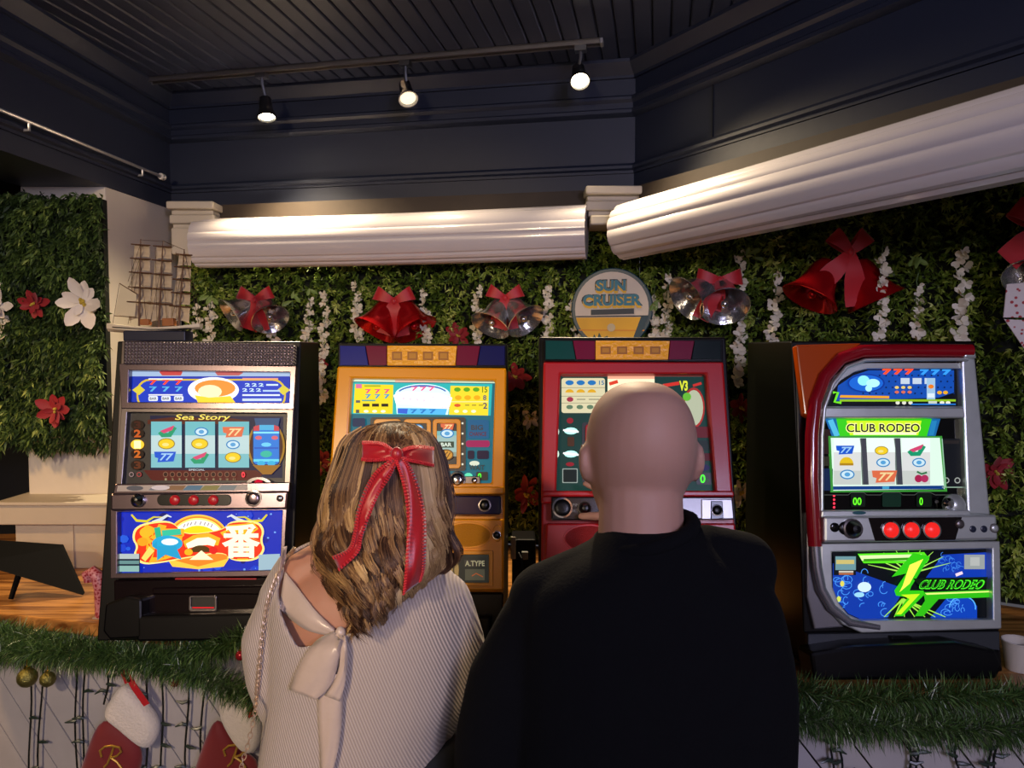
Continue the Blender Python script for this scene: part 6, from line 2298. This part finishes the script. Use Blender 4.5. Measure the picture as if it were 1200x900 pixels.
px_ribbon('satin_sash', [(334, 670), (350, 690), (370, 716), (392, 737)], [(327, 712), (340, 725), (362, 740), (392, 746)], satin, woman, .008, wav=.0015)
px_ribbon('sash_tail', [(374, 790), (373, 830), (375, 870), (376, 905)], [(401, 790), (402, 830), (398, 870), (390, 905)], satin, woman, .010, wav=.002)
px_ribbon('sash_loop', [(392, 740), (368, 752), (348, 785), (338, 808)], [(400, 752), (396, 780), (386, 806), (370, 820)], satin, woman, .018, wav=.003)
px_ribbon('sash_loop', [(396, 742), (399, 760), (396, 790), (380, 815)], [(404, 745), (408, 765), (405, 800), (398, 822)], satin, woman, .015, wav=.002)
mb = MB()
kc = on_woman(399, 743, .016)
mb.ball(kc, (.009, .008, .012), 10)
mb.build('sash_knot', satin, woman, smooth=60)
px_ribbon('sash_shoulder', [(336, 640), (334, 655), (332, 672)], [(331, 642), (327, 662), (326, 690)], satin, woman, .006)

# chain strap of her bag
mb = MB()
ch = smooth_path([(345, 643), (334, 657), (322, 682), (313, 710), (307, 750), (303, 790), (301, 815)], 9)
cpts = [on_woman(x, y, .006) for x, y in ch]
for _ in range(4):
    cpts = [cpts[0]] + [(cpts[i - 1] + cpts[i] * 2 + cpts[i + 1]) / 4 for i in range(1, len(cpts) - 1)] + [cpts[-1]]
cpts += [P(x, y, 1.04) for x, y in ((299, 835), (295, 855), (290, 875), (284, 893), (280, 915))]
dist, path = 0, []
for i in range(len(cpts) - 1):
    a, b_ = cpts[i], cpts[i + 1]
    l = (b_ - a).length
    k = max(1, int(l / .0075))
    path += [a.lerp(b_, j / k) for j in range(k)]
for i in range(len(path) - 1):
    t = (path[i + 1] - path[i])
    if t.length < 1e-5:
        continue
    t.normalize()
    sd = t.cross(Vector((0, -1, .2))).normalized()
    if i % 2:
        sd = (sd * .35 + t.cross(sd) * .9).normalized()
    c_ = path[i]
    mb.tube([c_ + t * .0062 * math.cos(a) + sd * .0034 * math.sin(a) for a in np.linspace(0, 2 * PI, 9)], .0009, 4)
cho = mb.build('chain_strap', mat('silver_gold_chain', '#d8bca0', .35, .6), woman, smooth=60)
cho['kind'] = 'stuff'

# skirt / trousers and shoes (below the frame)
mb = MB()
hipc = Vector((wc.x - .02, 1.12 * KS, .93))
mb.loft([ring3(hipc + Vector((0, 0, .16)), .15, .11), ring3(hipc + Vector((0, 0, .0)), .18, .13), ring3(hipc + Vector((0, 0, -.12)), .17, .12)])
for s in (-1, 1):
    hip = hipc + Vector((s * .085, 0, -.03))
    limb(mb, [hip, hip + Vector((s * .01, .02, -.43)), hip + Vector((s * .015, 0, -.82))], [.083, .06, .05], 14)
remesh(mb, 'trousers', .012, jeans, woman, 5)
for s in (-1, 1):
    mb = MB()
    q = hipc + Vector((s * .1, .02, -.89))
    limb(mb, [q + Vector((0, -.06, .0)), q + Vector((s * .01, .12, -.005))], [.036, .032], 12)
    mb.build('shoe', mat('black_leather', '#0c0c0c', .4), woman, smooth=60)
for s in (-1, 1):
    mb = MB()
    mb.ball(Vector((wc.x + s * .03, wc.y + .072, WT - .11)), .011, 12)
    mb.build('eye', mat('eye_white', '#e8e4de', .2), woman, smooth=80)

# hair: outline rows (py, L, R, depth centre, half thickness)
HROWS = [(495, 448, 474, 1.165, .03), (499, 425, 492, 1.165, .065), (507, 408, 507, 1.165, .088), (520, 396, 517, 1.165, .103), (540, 388, 525, 1.165, .113), (565, 381, 529, 1.16, .116), (590, 374, 531, 1.15, .116), (620, 367, 534, 1.14, .116), (645, 362, 535, 1.135, .120), (668, 366, 525, 1.13, .126), (690, 374, 503, 1.12, .124), (712, 384, 482, 1.11, .116), (730, 398, 458, 1.10, .105)]
HROWS = [(a, 456 + (b_ - 456) * (.9 if a < 560 else .935) - (2 if a > 640 else 0), 456 + (c_ - 456) * (.9 if a < 560 else .935), d_, e_) for a, b_, c_, d_, e_ in HROWS]
HROWS.append((748, 402, 446, 1.085, .09))
HR = np.array(HROWS)


def hrow(py):
    return [np.interp(py, HR[:, 0], HR[:, k]) for k in range(1, 5)]


def hair_pt(px, py, lift=0.0):
    l, r, d, ry = hrow(py)
    c_, h = (l + r) / 2, max((r - l) / 2, 1)
    t = max(-.98, min(.98, (px - c_) / h))
    return P(px, py, d - ry * math.sqrt(1 - t * t) - lift)


mb = MB()
rings = []
for row in HROWS[:-3]:
    py, l, r, d, ry = row
    if py > 640:
        ry -= (py - 640) * .0007
        l, r = l + (py - 640) * .45, r - (py - 640) * .45
    a, b_ = P(l, py, d), P(r, py, d)
    c_ = (a + b_) / 2
    rx = (b_.x - a.x) / 2 * .965
    ringp = []
    for k in range(36):
        t = 2 * PI * k / 36
        y_ = math.sin(t)
        front = ry * KS * (.96 if y_ < 0 else (.45 if py > 530 else .9))
        ringp.append(c_ + Vector((rx * math.cos(t), front * y_, 0)))
    rings.append(ringp)
mb.loft(rings)
hair_base = mat('hair_under_layer', '#33241a', .9, var=.4, vscale=60, spec=.1)
hb_ = mb.build('hair', hair_base, woman, smooth=80, fixn=True)

g = np.random.default_rng(5)
strands, tones, wid = [], [], []


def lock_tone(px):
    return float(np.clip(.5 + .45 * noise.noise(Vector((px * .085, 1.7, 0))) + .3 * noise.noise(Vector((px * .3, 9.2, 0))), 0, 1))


NLOCK = 84
for li in range(NLOCK):                                 # wavy locks of long back hair
    ul = -1.02 + 2.04 * (li + g.uniform(.1, .9)) / NLOCK
    layer = li % 3
    yl0 = 499 + 16 * g.random() + 10 * abs(ul)
    yl1 = np.interp(abs(ul), [0, .35, .75, 1], [742, 730, 698, 668]) - (0, 22, 48)[layer] * g.random()
    ph = 7.0 * noise.noise(Vector((ul * 1.9, 3.3, 0))) + g.normal(0, .35) + 1.3 * layer
    fr_ = g.uniform(.08, .09)
    amp = g.uniform(.7, 1.35)
    liftl = g.uniform(-.001, .004) + .004 * layer
    tl_ = float(np.clip(lock_tone(450 + 75 * ul) + g.normal(0, .09), 0, 1))
    wsp = g.uniform(.05, .085)
    for j in range(72):
        du = g.normal(0, 1) * wsp * .6
        y0 = yl0 + g.normal(0, 7)
        y1 = yl1 + g.normal(0, 6)
        dl = g.uniform(-.002, .003)
        dp = g.normal(0, .18)
        N = 20
        pts = []
        for k in range(N):
            f = k / (N - 1)
            py = max(497, y0 + (y1 - y0) * f)
            l, r, d, ry = hrow(py)
            wv = max(0, (py - 560) / 150)
            cl_ = 1 - .4 * max(0, f - .35) / .65       # strands of a lock gather towards its end
            px = (l + r) / 2 + (r - l) / 2 * .985 * (ul + du * cl_) + amp * 12.5 * wv * math.sin(py * fr_ + ph + dp) + 2.0 * math.sin(py * .03 + ph)
            pts.append(hair_pt(px, py, liftl + dl + .015 * wv * math.cos(py * fr_ + ph + dp) + .005 * f + .005 * math.sqrt(max(0, 1 - (du / (wsp * 1.4)) ** 2)) * wv))
        strands.append(pts)
        tones.append(tl_ + g.normal(0, .1) - .12 * (y1 > 700) * (abs(ul) < .5))  # last term puts the shadow at the centre bottom into the strand tone
        wid.append(g.uniform(.0005, .0012))
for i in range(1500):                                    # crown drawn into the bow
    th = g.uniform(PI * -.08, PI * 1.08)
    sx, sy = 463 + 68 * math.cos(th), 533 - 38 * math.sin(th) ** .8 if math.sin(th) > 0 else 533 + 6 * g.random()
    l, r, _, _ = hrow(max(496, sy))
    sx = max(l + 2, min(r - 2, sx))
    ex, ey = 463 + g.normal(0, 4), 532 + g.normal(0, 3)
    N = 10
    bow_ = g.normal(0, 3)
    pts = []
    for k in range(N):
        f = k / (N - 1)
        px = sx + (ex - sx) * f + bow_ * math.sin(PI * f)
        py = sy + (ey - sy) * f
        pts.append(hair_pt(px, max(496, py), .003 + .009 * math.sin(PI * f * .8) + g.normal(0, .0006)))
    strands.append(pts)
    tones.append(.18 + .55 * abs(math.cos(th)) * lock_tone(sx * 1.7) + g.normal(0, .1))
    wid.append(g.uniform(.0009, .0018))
for i in range(520):                                    # loose curls at the ends
    u = g.uniform(-.9, .9)
    cx0 = 440 + 62 * u + g.normal(0, 5)
    cy0 = np.interp(abs(u), [0, .5, 1], [690, 672, 655])
    rad = g.uniform(5, 9)
    ph = g.uniform(0, .6) + (PI if u > 0 else 0)
    pts = []
    for k in range(16):
        f = k / 15
        an = ph + f * 7.5
        px = cx0 + rad * (1 - .3 * f) * math.cos(an) + 3 * f
        py = cy0 + 30 * f + 3.5 * math.sin(an)
        pts.append(hair_pt(px, min(729, py), .008 + .008 * math.sin(an)))
    strands.append(pts)
    tones.append(.28 + .3 * g.random())
    wid.append(.0013)
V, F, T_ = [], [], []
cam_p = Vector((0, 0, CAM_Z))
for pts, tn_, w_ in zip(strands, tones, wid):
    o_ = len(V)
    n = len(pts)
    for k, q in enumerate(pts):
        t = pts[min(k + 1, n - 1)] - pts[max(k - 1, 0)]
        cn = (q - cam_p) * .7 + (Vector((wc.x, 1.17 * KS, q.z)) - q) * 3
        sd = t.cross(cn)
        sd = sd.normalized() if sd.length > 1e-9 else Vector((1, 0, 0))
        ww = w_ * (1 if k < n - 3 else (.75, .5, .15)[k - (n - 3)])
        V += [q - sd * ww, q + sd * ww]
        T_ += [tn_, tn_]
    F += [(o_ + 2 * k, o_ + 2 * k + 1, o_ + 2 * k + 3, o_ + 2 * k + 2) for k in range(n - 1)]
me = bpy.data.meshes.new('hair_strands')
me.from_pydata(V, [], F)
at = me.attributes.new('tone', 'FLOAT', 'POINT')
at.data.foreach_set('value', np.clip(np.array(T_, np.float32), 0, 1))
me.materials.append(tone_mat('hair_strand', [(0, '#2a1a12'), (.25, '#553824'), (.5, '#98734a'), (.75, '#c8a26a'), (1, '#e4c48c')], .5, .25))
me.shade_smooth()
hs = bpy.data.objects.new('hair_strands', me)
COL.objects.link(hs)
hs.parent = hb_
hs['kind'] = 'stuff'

# hair bow
bowm = mat('red_satin_ribbon', '#b00c1c', .38, sheen=.4, var=.12, vscale=25)
stitch = mat('bright_red_stitch', '#e84048', .5)
bw = empty('hair_bow', (0, 0, 0))
bw.parent = woman


def hs_surf(px, py, lift):
    return hair_pt(px, py, lift + .012)


def bow_ribbon(name, top, bot, lift, wav):
    o = px_ribbon(name, top, bot, bowm, bw, lift, 6, hs_surf, .0012, wav)
    mb_ = MB()
    for edge in (top, bot):
        for k, (x, y) in enumerate(smooth_path(edge, 7)):
            e2 = smooth_path(bot if edge is top else top, 7)[k]
            dx, dy = (e2[0] - x) , (e2[1] - y)
            l = math.hypot(dx, dy) or 1
            x1, y1 = x + dx / l * 3.4, y + dy / l * 3.4
            mb_.tube([hs_surf(x, y, lift + .005), hs_surf(x1, y1, lift + .009)], .0012, 4)
    s_ = mb_.build('stitching', stitch, o)
    s_['kind'] = 'stuff'
    return o


bow_ribbon('bow_loop', [(425, 517), (436, 517), (450, 519), (463, 528)], [(424, 540), (436, 541), (450, 540), (463, 538)], .017, .003)
bow_ribbon('bow_loop', [(467, 528), (480, 523), (494, 522), (508, 524)], [(467, 538), (480, 541), (494, 544), (508, 547)], .017, .003)
bow_ribbon('ribbon_tail', [(459, 537), (440, 552), (428, 572), (418, 600), (414, 625), (408, 643), (390, 652)], [(466, 541), (457, 560), (444, 580), (434, 604), (425, 628), (420, 648), (398, 669)], .019, .002)
bow_ribbon('ribbon_tail', [(462, 538), (468, 555), (474, 580), (477, 610), (476, 645), (474, 675), (472, 697)], [(474, 536), (484, 552), (494, 580), (499, 610), (499, 640), (498, 665), (494, 680)], .019, .002)
mb = MB()
kc = hs_surf(465, 533, .024)
mb.ball(kc, (.010, .008, .0125), 12)
mb.build('bow_knot', bowm, bw, smooth=60)
